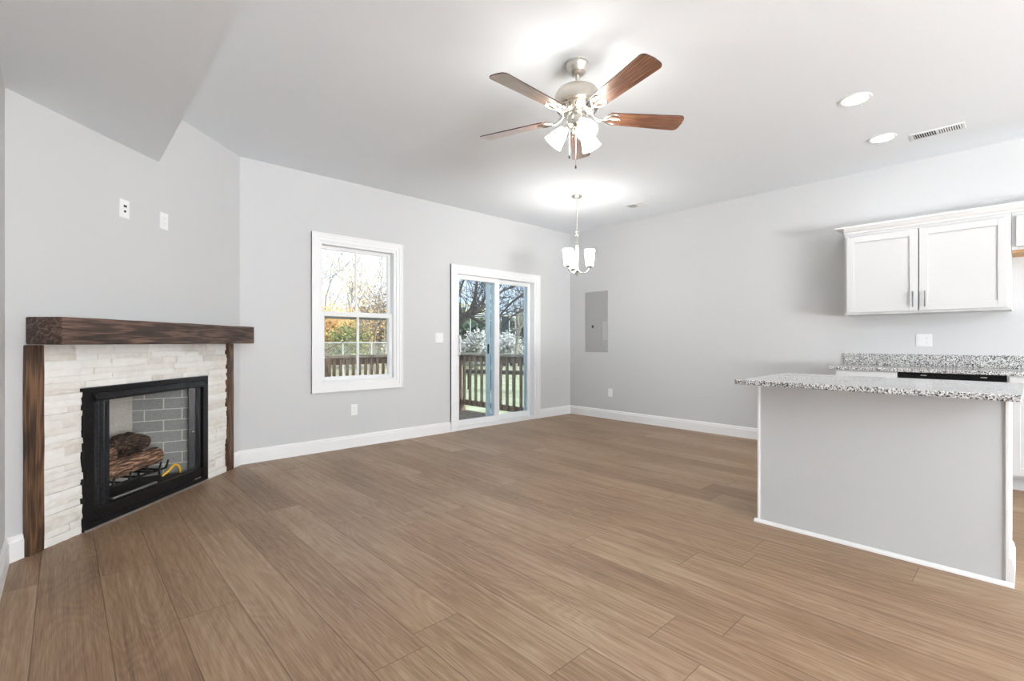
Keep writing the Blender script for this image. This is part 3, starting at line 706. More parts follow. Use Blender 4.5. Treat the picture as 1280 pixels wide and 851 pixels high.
# ------------------------------------------------------------------ small chandelier
CX, CY = 4.386, 3.595
chn = thing('chandelier', 'small three light chandelier hanging on a chain near the far corner', 'chandelier', (CX, CY, ZC))
def zz(py): return CAMH + (427.19 - py) * 5.62 / 602.046 - ZC
MB().lathe([(0, 0), (.062, 0), (.063, -.012), (.05, -.026), (.02, -.034), (0, -.034)], seg=32).build('canopy', M_NICKEL, chn, smooth=40)
mb = MB(); z = -.03; k = 0; zb_ = zz(289)
while z > zb_ - .01:
    d = Vector((1, 0, 0)) if k % 2 else Vector((0, 1, 0)); q = []
    for i in range(11):
        a = 2 * PI * i / 10; q.append(Vector((0, 0, z - .016 + .018 * math.cos(a))) + d * .008 * math.sin(a))
    mb.tube(q, .0022, 6, caps=False); z -= .028; k += 1
mb.build('chain', M_NICKELPALE, chn, smooth=60)
q = [Vector((0, 0, zz(292) + .028 * math.cos(2 * PI * i / 20))) + Vector((.73, -.68, 0)) * .024 * math.sin(2 * PI * i / 20) for i in range(21)]
MB().tube(q, .005, 8, caps=False).build('ring', M_NICKELPALE, chn, smooth=60)
MB().lathe([(0, zz(295)), (.012, zz(295.5)), (.016, zz(299)), (.028, zz(305)), (.032, zz(307)), (.026, zz(309)), (.024, zz(318)), (.016, zz(330)), (.02, zz(336)), (.026, zz(338.5)), (.014, zz(341)), (.007, zz(343.5)), (0, zz(346))], seg=28).build('stem', M_NICKELPALE, chn, smooth=40)
VA = math.radians(47.01)
for th in (-20, 100, 220):
    a = VA - PI / 2 + math.radians(th); M = Matrix.Rotation(a, 4, 'Z')
    arm = MB().tube([M @ Vector(p) for p in ((.01, 0, zz(337)), (.04, 0, zz(340.5)), (.075, 0, zz(342)), (.11, 0, zz(341)), (.14, 0, zz(338)), (.15, 0, zz(334.5)))], .006, 10).build('arm', M_NICKELPALE, chn, smooth=60)
    MB().lathe([(0, zz(335.8)), (.02, zz(335.4)), (.034, zz(333.6)), (.028, zz(333)), (0, zz(333))], seg=24, M=M @ Matrix.Translation((.15, 0, 0))).build('cup', M_NICKELPALE, chn, smooth=40)
    MB().lathe([(.038, zz(333.4)), (.044, zz(332)), (.052, zz(323)), (.061, zz(313.4)), (.058, zz(313.4)), (.049, zz(323)), (.04, zz(332))], seg=28, M=M @ Matrix.Translation((.15, 0, 0)), caps=False).build('lamp_shade', M_CHANDGLASS, chn, smooth=60)

# ------------------------------------------------------------------ recessed lights and vents
def downlight(x, y, label):
    t = thing('recessed_light', label, 'ceiling light', (x, y, ZC), group='recessed kitchen ceiling lights')
    MB().lathe([(.078, -.001), (.078, -.006), (.094, -.006), (.098, 0), (.078, 0)], seg=40, caps=False).build('trim_ring', M_TRIM, t, smooth=40)
    MB().lathe([(0, -.001), (.079, -.001), (.079, -.004), (0, -.005)], seg=40).build('diffuser', M_LED, t, smooth=40)
    lamp('recessed_light_glow', 'AREA', (x, y, ZC - .012), (0, 0, 0), CAN_POWER, (1, .98, .95), shape='DISK', size=.15)
downlight(4.073, .831, 'round lit recessed ceiling light nearer the viewer')
downlight(5.015, .835, 'round lit recessed ceiling light nearer the cabinets')
def register(x, y, lx, ly, n, label, split=True):
    t = thing('ceiling_vent', label, 'vent', (x, y, ZC))
    mb = MB(); hx, hy = lx / 2, ly / 2; w = .018
    mb.box((-hx, -hy, -.006), (hx, -hy + w, 0)); mb.box((-hx, hy - w, -.006), (hx, hy, 0)); mb.box((-hx, -hy + w, -.006), (-hx + w, hy - w, 0)); mb.box((hx - w, -hy + w, -.006), (hx, hy - w, 0))
    mb.build('vent_frame', M_TRIM, t)
    MB().box((-hx + w, -hy + w, -.001), (hx - w, hy - w, 0)).build('vent_duct', M_DARKHOLE, t)
    mb = MB()
    for k in range(n):
        yy = -hy + w + (ly - 2 * w) * (k + .5) / n; tilt = .7 if k < n / 2 else -.7
        mb.box((-hx + w, -.0008, -.006), (hx - w, .0008, .006), Matrix.Translation((0, yy, -.0035)) @ Matrix.Rotation(tilt, 4, 'X'))
    mb.box((-hx + w, -.008, -.007), (hx - w, .008, -.001)); mb.build('louvers', M_TRIM, t)
register(5.185, .505, .15, .33, 20, 'slotted white ceiling vent beside the recessed lights')
register(5.225, 3.327, .17, .27, 14, 'small white ceiling vent near the chandelier')

# ------------------------------------------------------------------ kitchen island
IX0, IX1, IY0, IY1 = 3.20, 3.83, .06, 1.165
CT0, CT1 = .874, .9036
isl = thing('kitchen_island', 'grey white kitchen island cabinet carrying the bar countertop', 'kitchen island', ((IX0 + IX1) / 2, (IY0 + IY1) / 2, 0))
io = isl.location
MB().box((IX0 + .004, IY0 + .004, 0), (IX1 - .06, IY1 - .004, CT0), bevel=0).build('back_panel', M_ISL, isl, rel=io)
mb = MB(); mb.box((IX1 - .061, IY0 + .02, .10), (IX1 - .02, IY1 - .02, CT0)); mb.build('cabinet_front', M_CAB, isl, rel=io)
for y0, y1 in ((IY0, IY0 + .018), (IY1 - .018, IY1)):
    mb = MB(); mb.prism([(IX0, 0), (IX1 - .07, 0), (IX1 - .07, .10), (IX1 - .02, .10), (IX1 - .02, CT0), (IX0, CT0)], 0, .018, Matrix.Translation((0, y0 + .018, 0)) @ Matrix.Rotation(PI / 2, 4, 'X')); mb.build('end_panel', M_CAB, isl, rel=io)
dw_ = (IY1 - IY0 - .04) / 2
for k in range(2):
    y0 = IY0 + .02 + k * dw_
    MB().box((IX1 - .02, y0 + .004, .11), (IX1, y0 + dw_ - .004, CT0 - .01), bevel=.003).build('door', M_CAB, isl, rel=io)
for y in (IY0, IY1 - .014): MB().box((IX0 - .003, y, .0), (IX0 + .012, y + .014, CT0), bevel=.002).build('corner_trim', M_TRIM, isl, rel=io)
SH = [(0, 0), (.018, 0), (.017, .007), (.012, .014), (.005, .019), (0, .02)]
mb = MB().profile(SH, (IX0 - .001, IY0 - .016), (IX0 - .001, IY1 + .016), (-1, 0)); mb.profile(SH, (IX0 - .001, IY1), (IX1 - .07, IY1), (0, 1)); mb.build('shoe_moulding', M_TRIM, isl, rel=io)
mb = MB().profile(BB, (IX0 - .003, IY0), (IX0 + .30, IY0), (0, -1)); mb.build('end_baseboard', M_TRIM, isl, rel=io)
mb = MB(); mb.box((2.965, .018, CT0), (3.865, 1.213, CT1), bevel=.004)
solo(mb, 'island_countertop', M_GRANITE, (3.4, .6, CT0), 'speckled grey granite countertop on the island', 'countertop')

# ------------------------------------------------------------------ kitchen run on the right wall
def shaker(parent, x, y0, y1, z0, z1, rel, rail=.058, th=.02, name='door'):
    """shaker door facing -x, front plane at x"""
    mb = MB(); M = None
    mb.box((x, y0, z0), (x + th, y0 + rail, z1), bevel=.0015); mb.box((x, y1 - rail, z0), (x + th, y1, z1), bevel=.0015)
    mb.box((x, y0 + rail, z1 - rail), (x + th, y1 - rail, z1), bevel=.0015); mb.box((x, y0 + rail, z0), (x + th, y1 - rail, z0 + rail), bevel=.0015)
    d = mb.build(name, M_CAB, parent, rel=rel)
    MB().box((x + .010, y0 + rail - .004, z0 + rail - .004), (x + .017, y1 - rail + .004, z1 - rail + .004)).build('recessed_panel', M_CAB, d, rel=(0, 0, 0)).data.transform(Matrix.Translation(-Vector(rel)))
    return d
def pull(parent, x, y, z0, z1, rel):
    mb = MB(); mb.tube([(x - .026, y, z0 - .012), (x - .026, y, z1 + .012)], .0055, 10)
    for z in (z0 + .01, z1 - .01): mb.tube([(x, y, z), (x - .026, y, z)], .0045, 8)
    o = mb.build('handle', M_CHROME, parent, smooth=50); o.data.transform(Matrix.Translation(-Vector(rel)))
    o['label'] = 'chrome bar handle'
    return o
UX = 5.543
uo = (5.7, .65, 1.388)
wc = thing('wall_cabinet', 'white two door wall cabinet above the counter', 'cabinet', uo)
mb = MB(); mb.box((UX + .019, .094, 1.388), (X0, 1.216, 2.165)); mb.build('body', M_CAB, wc, rel=uo)
frame_rect(MB(), 0, 1.122, 0, .777, .04, 0, .019, .03, .03, Matrix.Translation((UX, 1.216, 1.388)) @ Matrix.Rotation(-PI / 2, 4, 'Z'), .001).build('face_frame', M_CAB, wc, rel=uo)
d1 = shaker(wc, UX - .021, .667, 1.196, 1.408, 2.13, uo); d2 = shaker(wc, UX - .021, .112, .659, 1.408, 2.13, uo)
pull(d1, UX - .021, .70, 1.45, 1.565, uo); pull(d2, UX - .021, .618, 1.45, 1.565, uo)
so = (5.7, -.3, 1.85)
sc = thing('wall_cabinet', 'short white wall cabinet at the right edge, raw wood underneath', 'cabinet', so)
MB().box((UX + .019, -.68, 1.862), (X0, .092, 2.165)).build('body', M_CAB, sc, rel=so)
u_ = MB().box((UX + .012, -.68, 1.842), (X0, .0915, 1.861)).build('underside', M_PLY, sc, rel=so); u_['label'] = 'raw plywood underside'
frame_rect(MB(), 0, .772, 0, .303, .03, 0, .019, .03, .018, Matrix.Translation((UX, .092, 1.862)) @ Matrix.Rotation(-PI / 2, 4, 'Z'), .001).build('face_frame', M_CAB, sc, rel=so)
e1 = shaker(sc, UX - .021, -.285, .068, 1.884, 2.13, so); e2 = shaker(sc, UX - .021, -.655, -.295, 1.884, 2.13, so)
# crown moulding over both cabinets
CR = [(0, 0), (.008, 0), (.012, .012), (.03, .02), (.052, .04), (.066, .05), (.066, .062), (0, .062)]
mb = MB(); mb.profile(CR, (UX, -.68), (UX, 1.216), (-1, 0)); mb.box((UX - .066, 1.216, 2.216), (X0, 1.282, 2.228)); mb.profile(CR, (UX + .0, 1.216), (X0, 1.216), (0, 1))
bmesh.ops.translate(mb.bm, vec=(0, 0, 0), verts=mb.bm.verts)
for v in mb.bm.verts:
    if v.co.z < 1: v.co.z += 2.166
solo(mb, 'crown_moulding', M_TRIM, (5.7, .3, 2.166), 'white crown moulding along the top of the wall cabinets', 'moulding')
# base cabinets, dishwasher, counter
KX = 5.255
def base_cabinet(y0, y1, label, drawer):
    o = (5.55, (y0 + y1) / 2, 0); t = thing('base_cabinet', label, 'cabinet', o)
    MB().box((KX + .019, y0, .105), (X0, y1, CT0)).build('body', M_CAB, t, rel=o)
    MB().box((KX + .075, y0, 0), (X0, y1, .105)).build('toe_kick', M_CAB, t, rel=o)
    frame_rect(MB(), 0, y1 - y0, 0, CT0 - .105, .035, 0, .019, .03, .03, Matrix.Translation((KX, y1, .105)) @ Matrix.Rotation(-PI / 2, 4, 'Z'), .001).build('face_frame', M_CAB, t, rel=o)
    top = .68
    MB().box((KX - .02, y0 + .012, .70), (KX, y1 - .012, CT0 - .012), bevel=.002).build('drawer', M_CAB, t, rel=o)
    shaker(t, KX - .021, y0 + .012, y1 - .012, .125, .69, o)
    return t
base_cabinet(.775, 1.232, 'white base cabinet at the left end of the wall counter', True)
base_cabinet(-.55, .112, 'white base cabinet right of the dark dishwasher', True)
dwo = (5.55, .44, 0)
dish = thing('dishwasher', 'black fronted dishwasher under the wall counter', 'dishwasher', dwo)
MB().box((KX + .03, .118, .10), (X0 - .02, .769, CT0 - .004)).build('body', M_BLACK, dish, rel=dwo)
MB().box((KX + .006, .125, .11), (KX + .03, .762, .82), bevel=.004).build('front_panel', M_BLACK, dish, rel=dwo)
for y in (.24, .60): MB().box((KX + .002, y - .018, .846), (KX + .03, y + .018, .853), bevel=.001).build('mounting_bracket', M_STEEL, dish, rel=dwo)
MB().box((KX + .08, .125, 0), (KX + .1, .762, .10)).build('kick_plate', M_BLACK, dish, rel=dwo)
solo(MB().box((5.225, -.55, CT0), (X0, 1.272, CT1), bevel=.004), 'wall_countertop', M_GRANITE, (5.55, .3, CT0), 'speckled grey granite countertop along the right wall', 'countertop')
solo(MB().box((X0 - .02, -.55, CT1), (X0, 1.295, 1.014), bevel=.002), 'granite_backsplash', M_GRANITE, (X0, .3, CT1), 'low granite backsplash strip against the right wall', 'backsplash')

# ------------------------------------------------------------------ outdoors: deck, railing, lawn, fence, trees
VD = Vector((math.cos(VA), math.sin(VA), 0)); RD = Vector((math.sin(VA), -math.cos(VA), 0))
def at(px, t, z): p = (VD + RD * ((px - 640) / 602.046)) * t; return Vector((p.x, p.y, z))
GZ = -.5
solo(MB().box((-40, 5.15, GZ - .2), (75, 100, GZ)), 'lawn', M_GRASS, (0, 5.15, GZ), 'pale green autumn lawn beyond the deck', 'lawn', kind='structure')
dk = MB(); y = Y0 + T + .012
while y < 6.78:
    dk.box((.9, y, -.085), (5.13, y + .137, -.05), bevel=.003); y += .143
dk.box((.92, 5.2, -.27), (5.11, 5.24, -.086)); dk.box((.92, 6.66, -.27), (5.11, 6.70, -.086))
solo(dk, 'deck_floor', M_DECK, (3, 5.1, -.05), 'brown timber deck boards outside the patio door', 'deck', kind='structure')
def post(x, y, label):
    return solo(MB().box((x - .05, y - .05, GZ), (x + .05, y + .05, .90), bevel=.004), 'railing_post', M_RAIL, (x, y, GZ), label, 'post')
post(5.07, 6.72, 'brown railing post at the far deck corner')
post(2.70, 6.72, 'brown railing post seen low in the window')
def railing(p0, p1, name_label, cnt):
    p0 = Vector((*p0, 0)); p1 = Vector((*p1, 0)); d = p1 - p0; Ln = d.length; a = math.atan2(d.y, d.x)
    t = thing('deck_railing', name_label, 'railing', p0, a)
    MB().box((0, -.07, .905), (Ln, .07, .94), bevel=.004).build('cap_rail', M_CAP, t)
    MB().box((.0, -.02, .80), (Ln, .02, .90), bevel=.003).build('top_rail', M_RAIL, t)
    MB().box((.0, -.02, .05), (Ln, .02, .14), bevel=.003).build('bottom_rail', M_RAIL, t)
    b0 = None
    for k in range(cnt):
        x = Ln * (k + .5) / cnt
        if b0 is None: b0 = MB().box((-.018, -.018, 0), (.018, .018, .82), bevel=.003).build('baluster', M_RAIL, t); b = b0
        else: b = b0.copy(); COL.objects.link(b)
        b.location = (x, -.0385, .06)
    return t
railing((2.75, 6.72), (5.02, 6.72), 'brown timber railing along the far side of the deck', 24)
railing((5.07, 6.67), (5.07, 5.12), 'brown timber railing outside the patio door, square to the house', 10)
railing((.9, 6.72), (2.65, 6.72), 'brown timber railing left of the window post', 15)

def branch_tree(mb, p, d, ln, r, lvl, spread, up, tips, rng, minr=.006):
    n = 5 if lvl else 7; pts = [p.copy()]; rad = [r]; q = p.copy(); dd = d.copy()
    for i in range(n):
        dd = (dd + Vector((rng.uniform(-1, 1), rng.uniform(-1, 1), rng.uniform(-.7, 1))) * .16 + Vector((0, 0, up * .07))).normalized()
        q = q + dd * ln / n; pts.append(q.copy()); rad.append(max(minr * .6, r * (1 - .62 * (i + 1) / n)))
    mb.tube(pts, rad, 7 if r > .05 else (4 if r > .015 else 3), caps=False)
    if lvl <= 0: tips.extend(pts[2:]); return
    k = rng.randint(4, 6) if lvl > 1 else rng.randint(4, 7)
    for j in range(k):
        f = rng.uniform(.3, 1.0); i = min(n - 1, int(f * n)); s = pts[i].lerp(pts[i + 1], f * n - i)
        ax = Vector((rng.uniform(-1, 1), rng.uniform(-1, 1), rng.uniform(-.25, .8))).normalized()
        nd_ = ((pts[i + 1] - pts[i]).normalized() * (1 - spread) + ax * spread).normalized()
        branch_tree(mb, s, nd_, ln * rng.uniform(.5, .72), max(minr, rad[i] * rng.uniform(.42, .62)), lvl - 1, spread, up, tips, rng, minr)
def leaves(tips, n, size, spread, rng):
    mb = MB()
    for _ in range(n):
        c = rng.choice(tips) + Vector((rng.gauss(0, spread), rng.gauss(0, spread), rng.gauss(0, spread)))
        u = Vector((rng.uniform(-1, 1), rng.uniform(-1, 1), rng.uniform(-1, 1))).normalized(); w = u.orthogonal().normalized(); s = size * rng.uniform(.6, 1.3)
        mb.quad(c, u * s, w * s * .7)
    return mb
def tree(px, t, label, cat='tree', name='bare_tree', h=2.5, r=.12, lvl=3, spread=.55, up=.4, lean=(0, 0), seed=1, bark=None, leaf=None, nleaf=0, lsize=.1, lspread=.25, minr=.008, group='trees behind the house', first=None):
    rng = random.Random(seed); base_ = at(px, t, GZ); T_ = thing(name, label, cat, base_, group=group)
    mb = MB(); tips = []
    branch_tree(mb, Vector((0, 0, 0)), Vector((lean[0], lean[1], 1)).normalized(), h, r, lvl, spread, up, tips, rng, minr)
    mb.build('trunk_and_branches', bark or M_TWIG, T_, fix=False, smooth=180)
    if leaf: leaves(tips, nleaf, lsize, lspread, rng).build('foliage', leaf, T_, fix=False)
    return T_
LF_ORANGE = leafmat('orange_leaves', (.66, .36, .09), (.88, .62, .26)); LF_GREEN = leafmat('green_leaves', (.10, .14, .05), (.40, .44, .12))
LF_DARK = leafmat('dark_evergreen_leaves', (.05, .085, .05), (.18, .22, .13)); LF_YEL = leafmat('yellow_leaves', (.62, .50, .16), (.80, .66, .34))
LF_BROWN = leafmat('brown_brush_leaves', (.13, .09, .06), (.40, .32, .24)); LF_OLIVE = leafmat('olive_leaves', (.14, .14, .085), (.36, .33, .22)); LF_PALE = leafmat('pale_dry_leaves', (.44, .41, .36), (.78, .76, .72))
rr_ = RD
# seen through the window
tree(398, 19, 'bare tree with orange leaves at the left of the window', h=3.6, r=.07, lvl=3, spread=.6, up=.3, seed=3, leaf=LF_ORANGE, nleaf=420, lsize=.032, lspread=.3)
tree(412, 26, 'orange leaved shrub tree low in the window', name='orange_tree', h=2.1, r=.07, lvl=3, spread=.75, up=.0, seed=4, leaf=LF_ORANGE, nleaf=5000, lsize=.055, lspread=.5)
tree(428, 24, 'round green bush behind the railing in the window', cat='bush', name='green_bush', h=1.5, r=.05, lvl=3, spread=.8, up=.2, seed=5, leaf=LF_GREEN, nleaf=3600, lsize=.05, lspread=.3, group='bushes at the yard edge')
tree(470, 24, 'bare tree with yellowing leaves at the right of the window', h=3.4, r=.08, lvl=3, spread=.6, up=.3, seed=8, leaf=LF_YEL, nleaf=1100, lsize=.028, lspread=.3)
tree(440, 34, 'tall bare tree in the middle of the window', h=4.6, r=.08, lvl=3, spread=.5, up=.5, seed=11)
tree(483, 33, 'tall bare tree half hidden by the window frame', h=5, r=.09, lvl=3, spread=.5, up=.5, seed=15)
tree(410, 30, 'thin bare tree behind the orange leaves', h=4.6, r=.08, lvl=3, spread=.55, up=.3, seed=21)
for i, (px, t, hh, lf, nm, lab) in enumerate((
        (402, 30, 1.9, LF_BROWN, 'brown_brush', 'brown brush at the left edge of the window'), (418, 33, 2.2, LF_BROWN, 'brown_brush', 'brown brush below the orange leaves'),
        (442, 31, 2.2, LF_DARK, 'evergreen_shrub', 'dark shrub behind the window muntin'), (458, 29, 2.3, LF_BROWN, 'brown_brush', 'brown brush right of the window muntin'),
        (472, 31, 2.4, LF_OLIVE, 'olive_shrub', 'olive shrub behind the pale trunks in the window'), (487, 29, 2.6, LF_BROWN, 'brown_brush', 'brown brush at the right edge of the window'))):
    tree(px, t, lab, cat='bush', name=nm, h=hh, r=.06, lvl=3, spread=.8, up=.2, seed=30 + i, leaf=lf, nleaf=2600, lsize=.06, lspread=.35, bark=M_TWIGPALE, group='bushes at the yard edge')
for i, (px, t) in enumerate(((462, 24.5), (467, 26), (478, 25))):
    tree(px, t, ('slim pale trunk left of its two neighbours in the window', 'slim pale trunk between two others in the window', 'slim pale trunk nearest the right window frame')[i], name='pale_sapling', h=3.6, r=.06, lvl=2, spread=.45, up=.5, seed=50 + i, bark=M_TWIGPALE)
# seen through the patio door
def limb_tree(px, t, label, limbs, r, seed, bark=M_TWIGDARK):
    rng = random.Random(seed); base_ = at(px, t, GZ); T_ = thing('spreading_tree', label, 'tree', base_, group='trees behind the house'); tips = []; mb = MB()
    for (pts, r0) in limbs:
        P = [at(a, t + dz, z) - base_ for (a, dz, z) in pts]; n = len(P)
        mb.tube(P, [r0 * (1 - .65 * i / (n - 1)) for i in range(n)], 7, caps=False)
        for i in range(1, n):
            for _ in range(3):
                q = P[i - 1].lerp(P[i], rng.random()); ax = Vector((rng.uniform(-1, 1), rng.uniform(-1, 1), rng.uniform(-.3, 1))).normalized()
                branch_tree(mb, q, ((P[i] - P[i - 1]).normalized() * .5 + ax * .6).normalized(), rng.uniform(.7, 1.5), r0 * .25, 1, .55, .2, tips, rng, .006)
    mb.build('trunk_and_branches', bark, T_, fix=False, smooth=180); return T_
def zp(py, t): return CAMH + (427.19 - py) * t / 602.046
def pp(px, py, t=13, dz=0): return (px, dz, zp(py, t))
limb_tree(560, 13, 'large dark branched tree seen through the sliding panel', [
    ([(560, 0, GZ), pp(563, 430), pp(575, 398), pp(590, 392)], .12),
    ([pp(575, 396), pp(590, 393), pp(603, 384, dz=.3), pp(618, 371, dz=.6), pp(632, 355, dz=.8)], .075),
    ([pp(583, 393), pp(598, 402, dz=-.3), pp(608, 408, dz=-.5), pp(622, 398, dz=-.7)], .06),
    ([pp(590, 392), pp(593, 372, dz=.4), pp(597, 345, dz=.7), pp(600, 320, dz=.9)], .055),
    ([pp(575, 398), pp(572, 370, dz=.5), pp(580, 345, dz=.6), pp(586, 325, dz=.9)], .05),
    ([pp(600, 390, dz=.3), pp(607, 366, dz=.4), pp(616, 340, dz=.2)], .04)], .12, 71)
limb_tree(690, 15, 'dark branched tree reaching in from the right of the fixed panel', [
    ([(690, 0, GZ), pp(688, 420, 15), pp(682, 380, 15), pp(668, 360, 15)], .13),
    ([pp(682, 380, 15), pp(660, 362, 15, .3), pp(640, 376, 15, .5), pp(622, 395, 15, .8)], .06),
    ([pp(672, 362, 15), pp(650, 350, 15, .3), pp(634, 360, 15, .3), pp(622, 366, 15, .2)], .05),
    ([pp(682, 390, 15), pp(660, 384, 15, -.3), pp(640, 396, 15, -.4), pp(628, 410, 15, -.5)], .045)], .13, 77)
limb_tree(646, 22, 'pale limbed tree low in the right of the fixed panel', [
    ([(644, 0, GZ), pp(646, 430, 22), pp(649, 412, 22), pp(655, 404, 22), pp(660, 412, 22)], .09), ([pp(649, 412, 22), pp(647, 396, 22), pp(652, 380, 22)], .07)], .13, 83, M_TWIGPALE)
for i, (px, t, hh, lf, n, ls, lab) in enumerate((
        (580, 30, 1.9, LF_DARK, 2600, .13, 'dark evergreen at the left of the sliding panel'), (602, 44, 2.9, LF_YEL, 1500, .14, 'yellow leaved tree behind the dark branches'),
        (612, 34, 1.5, LF_OLIVE, 2400, .13, 'olive tree behind the panel overlap'), (632, 36, 1.9, LF_OLIVE, 2800, .14, 'olive tree left in the fixed panel'),
        (655, 34, 2.0, LF_DARK, 2800, .13, 'dark evergreen right in the fixed panel'), (566, 34, 1.8, LF_OLIVE, 2200, .13, 'olive tree beside the dark evergreen at the door edge'),
        (672, 36, 2.2, LF_OLIVE, 2400, .13, 'olive tree behind the right door frame'))):
    tree(px, t, lab, name=('evergreen_tree' if lf == LF_DARK else 'yellow_tree' if lf == LF_YEL else 'olive_tree'), h=hh, r=.13, lvl=3, spread=.7, up=.1, seed=90 + i, leaf=lf, nleaf=n, lsize=ls, lspread=.5)
for i, (px, t) in enumerate(((574, 24), (582, 25), (590, 24), (598, 25), (606, 24), (627, 25), (635, 24), (644, 25))):
    tree(px, t, ('leftmost', 'second from left', 'third from left', 'fourth from left', 'fifth from left', 'sixth from left', 'seventh from left', 'rightmost')[i] + ' pale dry shrub beyond the railing in the patio door', cat='bush', name='pale_shrub', h=1.2, r=.03, lvl=2, spread=.6, up=.4, seed=120 + i, leaf=LF_PALE, nleaf=900, lsize=.05, lspread=.16, bark=M_TWIGPALE, group='pale shrubs in the yard')
# far woodland closing the yard: nobody could count its stems
rng = random.Random(404); mb = MB(); lf = MB()
for k in range(150):
    p = Vector((rng.uniform(-25, 72), rng.uniform(46, 58), 0)); h_ = rng.uniform(3.5, 8); q = [p]
    for i in range(5): q.append(q[-1] + Vector((rng.gauss(0, .18), rng.gauss(0, .18), h_ / 5)))
    mb.tube(q, [.10, .09, .07, .05, .035, .015], 4, caps=False)
    for i in range(9):
        s0 = q[rng.randint(1, 5)]; d_ = Vector((rng.gauss(0, 1), rng.gauss(0, 1), abs(rng.gauss(.6, .6)))).normalized() * rng.uniform(.8, 2.0)
        mb.tube([s0, s0 + d_ * .5 + Vector((0, 0, .08)), s0 + d_], [.03, .022, .008], 3, caps=False)
    for i in range(60):
        c = p + Vector((rng.gauss(0, 1.2), rng.gauss(0, .8), abs(rng.gauss(0, 1.1)) + .1)); u = Vector((rng.uniform(-1, 1), rng.uniform(-1, 1), rng.uniform(-1, 1))).normalized(); w = u.orthogonal().normalized()
        sz = rng.uniform(.08, .2); lf.quad(c, u * sz, w * sz * .7)
wd = thing('woodland', 'far bare woodland and underbrush along the back of the yard', 'woodland', (20, 52, GZ), kind='stuff')
for m_, n_, mt_ in ((mb, 'stems', M_TWIG), (lf, 'underbrush', LF_OLIVE)):
    bmesh.ops.translate(m_.bm, vec=(-20, -52, 0), verts=m_.bm.verts); m_.build(n_, mt_, wd, fix=False)
# white pole frame in the yard
g0 = at(612, 27, GZ); gf = thing('pole_frame', 'white pole frame standing in the yard', 'garden frame', g0)
def lp(px, z, dt=0): return at(px, 27 + dt, z) - g0
zt = zp(394.5, 27)
for px, dt in ((588, 0), (636.5, 0), (596, 1.8), (644, 1.8)): MB().tube([lp(px, GZ, dt), lp(px, zt, dt)], .02, 8).build('leg', M_WHITEPAINT, gf)
for (a, b_) in (((588, 0), (636.5, 0)), ((596, 1.8), (644, 1.8)), ((588, 0), (596, 1.8)), ((636.5, 0), (644, 1.8))):
    MB().tube([lp(a[0], zt, a[1]), lp(b_[0], zt, b_[1])], .045, 8).build('top_bar', M_WHITEPAINT, gf)
mb = MB(); P = [lp(627, GZ + .9, .05), lp(636, GZ + .9, .05), lp(636, zt - .05, .05), lp(627, zt - .05, .05)]; Q = [p + VD * .03 for p in P]
va = [mb.bm.verts.new(p) for p in P]; vb = [mb.bm.verts.new(p) for p in Q]; mb.bm.faces.new(va); mb.bm.faces.new(vb[::-1])
for i in range(4): mb.bm.faces.new((va[i], vb[i], vb[(i + 1) % 4], va[(i + 1) % 4]))
mb.build('side_panel', plain('dark_slate_panel', (.05, .065, .07), .7), gf)
# low dark timber rail on the lawn
r0, r1 = at(560, 17, GZ), at(672, 15.5, GZ)
lr = thing('yard_rail', 'low dark timber rail across the lawn beyond the deck', 'rail', r0)
dv = r1 - r0
MB().tube([Vector((0, 0, .62)), dv + Vector((0, 0, .62))], .07, 8).build('rail_bar', M_TWIGDARK, lr)
for k in range(5): MB().tube([dv * (k / 4) + Vector((0, 0, 0)), dv * (k / 4) + Vector((0, 0, .6))], .05, 8).build('rail_post', M_TWIGDARK, lr)
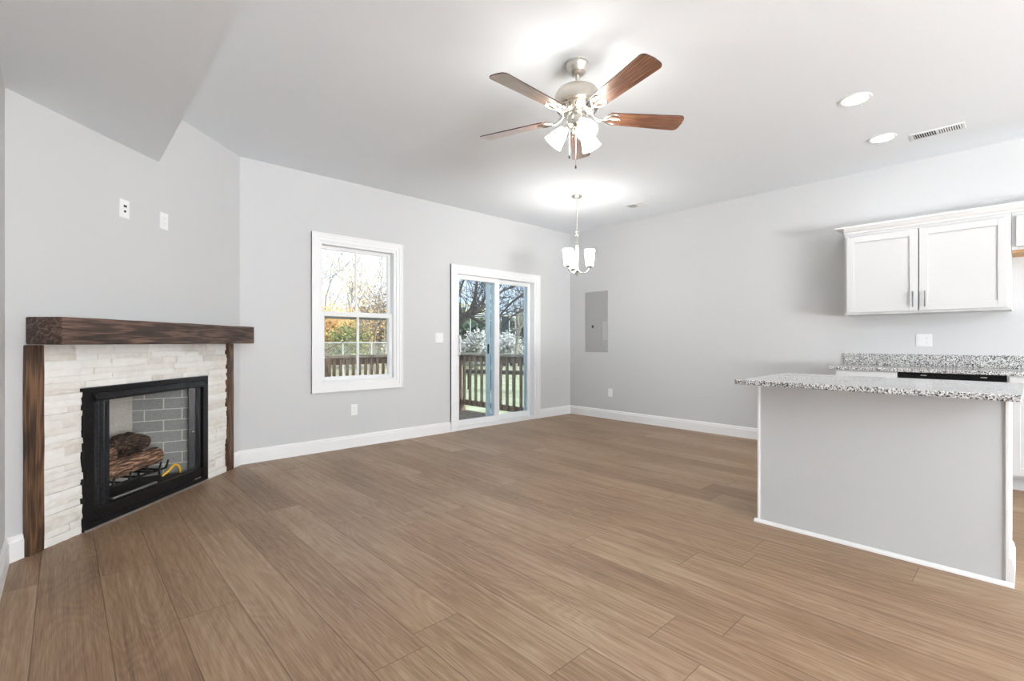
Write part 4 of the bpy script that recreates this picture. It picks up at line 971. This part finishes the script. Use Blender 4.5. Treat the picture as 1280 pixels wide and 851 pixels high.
# chain link fence beyond the window
c0, c1 = at(392, 20, GZ), at(500, 20.5, GZ); dv = c1 - c0; FH = 1.6
cf = thing('chain_link_fence', 'chain link fence beyond the deck in the window', 'fence', c0)
MB().tube([Vector((0, 0, FH)), dv + Vector((0, 0, FH))], .022, 8).build('top_rail', M_WIRE, cf)
for k in range(4): MB().tube([dv * (k / 3), dv * (k / 3) + Vector((0, 0, FH))], .026, 8).build('fence_post', M_WIRE, cf)
mb = MB(); nW = 44
for k in range(-12, nW):
    for s in (1, -1):
        a, b_ = k / nW, (k + 12) / nW
        z0, z1 = (0, FH) if s > 0 else (FH, 0)
        if a < 0: z0 = z0 + (z1 - z0) * (-a) / (b_ - a); a = 0
        if b_ > 1: z1 = z0 + (z1 - z0) * (1 - a) / (b_ - a); b_ = 1
        mb.tube([dv * a + Vector((0, 0, z0)), dv * b_ + Vector((0, 0, z1))], .004, 3)
mb.build('netting', M_WIRE, cf)

# unseen windows added behind the viewer for light: frames and panes
for i, (x0, x1, z0, z1) in enumerate(FRONT_WIN):
    o = ((x0 + x1) / 2, FRONT_Y, z0); w = thing('window_%d' % (i + 2), 'white front window behind the viewer, %s' % ('nearer the left wall' if i == 0 else 'nearer the kitchen'), 'window', o, kind='structure')
    mb = MB(); frame_rect(mb, x0, x1, z0, z1, .05, FRONT_Y - .1, FRONT_Y - .04); mb.box(((x0 + x1) / 2 - .02, FRONT_Y - .09, z0 + .05), ((x0 + x1) / 2 + .02, FRONT_Y - .05, z1 - .05)); mb.build('window_frame', M_VINYL, w, rel=o)
    MB().box((x0 + .05, FRONT_Y - .072, z0 + .05), (x1 - .05, FRONT_Y - .068, z1 - .05)).build('window_pane', M_WINGLASS, w, rel=o)
a0, a1, c0_, c1_ = SIDE_WIN; o = (XL, (a0 + a1) / 2, c0_)
w = thing('window_4', 'white side window in the left wall behind the viewer', 'window', o, kind='structure')  # unseen window, added to throw light on the right wall
Mx = Matrix.Translation((XL - .04, 0, 0)) @ Matrix.Rotation(PI / 2, 4, 'Z')
frame_rect(MB(), a0, a1, c0_, c1_, .05, 0, .06, None, None, Mx).build('window_frame', M_VINYL, w, rel=o)
MB().box((XL - .072, a0 + .05, c0_ + .05), (XL - .068, a1 - .05, c1_ - .05)).build('window_pane', M_WINGLASS, w, rel=o)
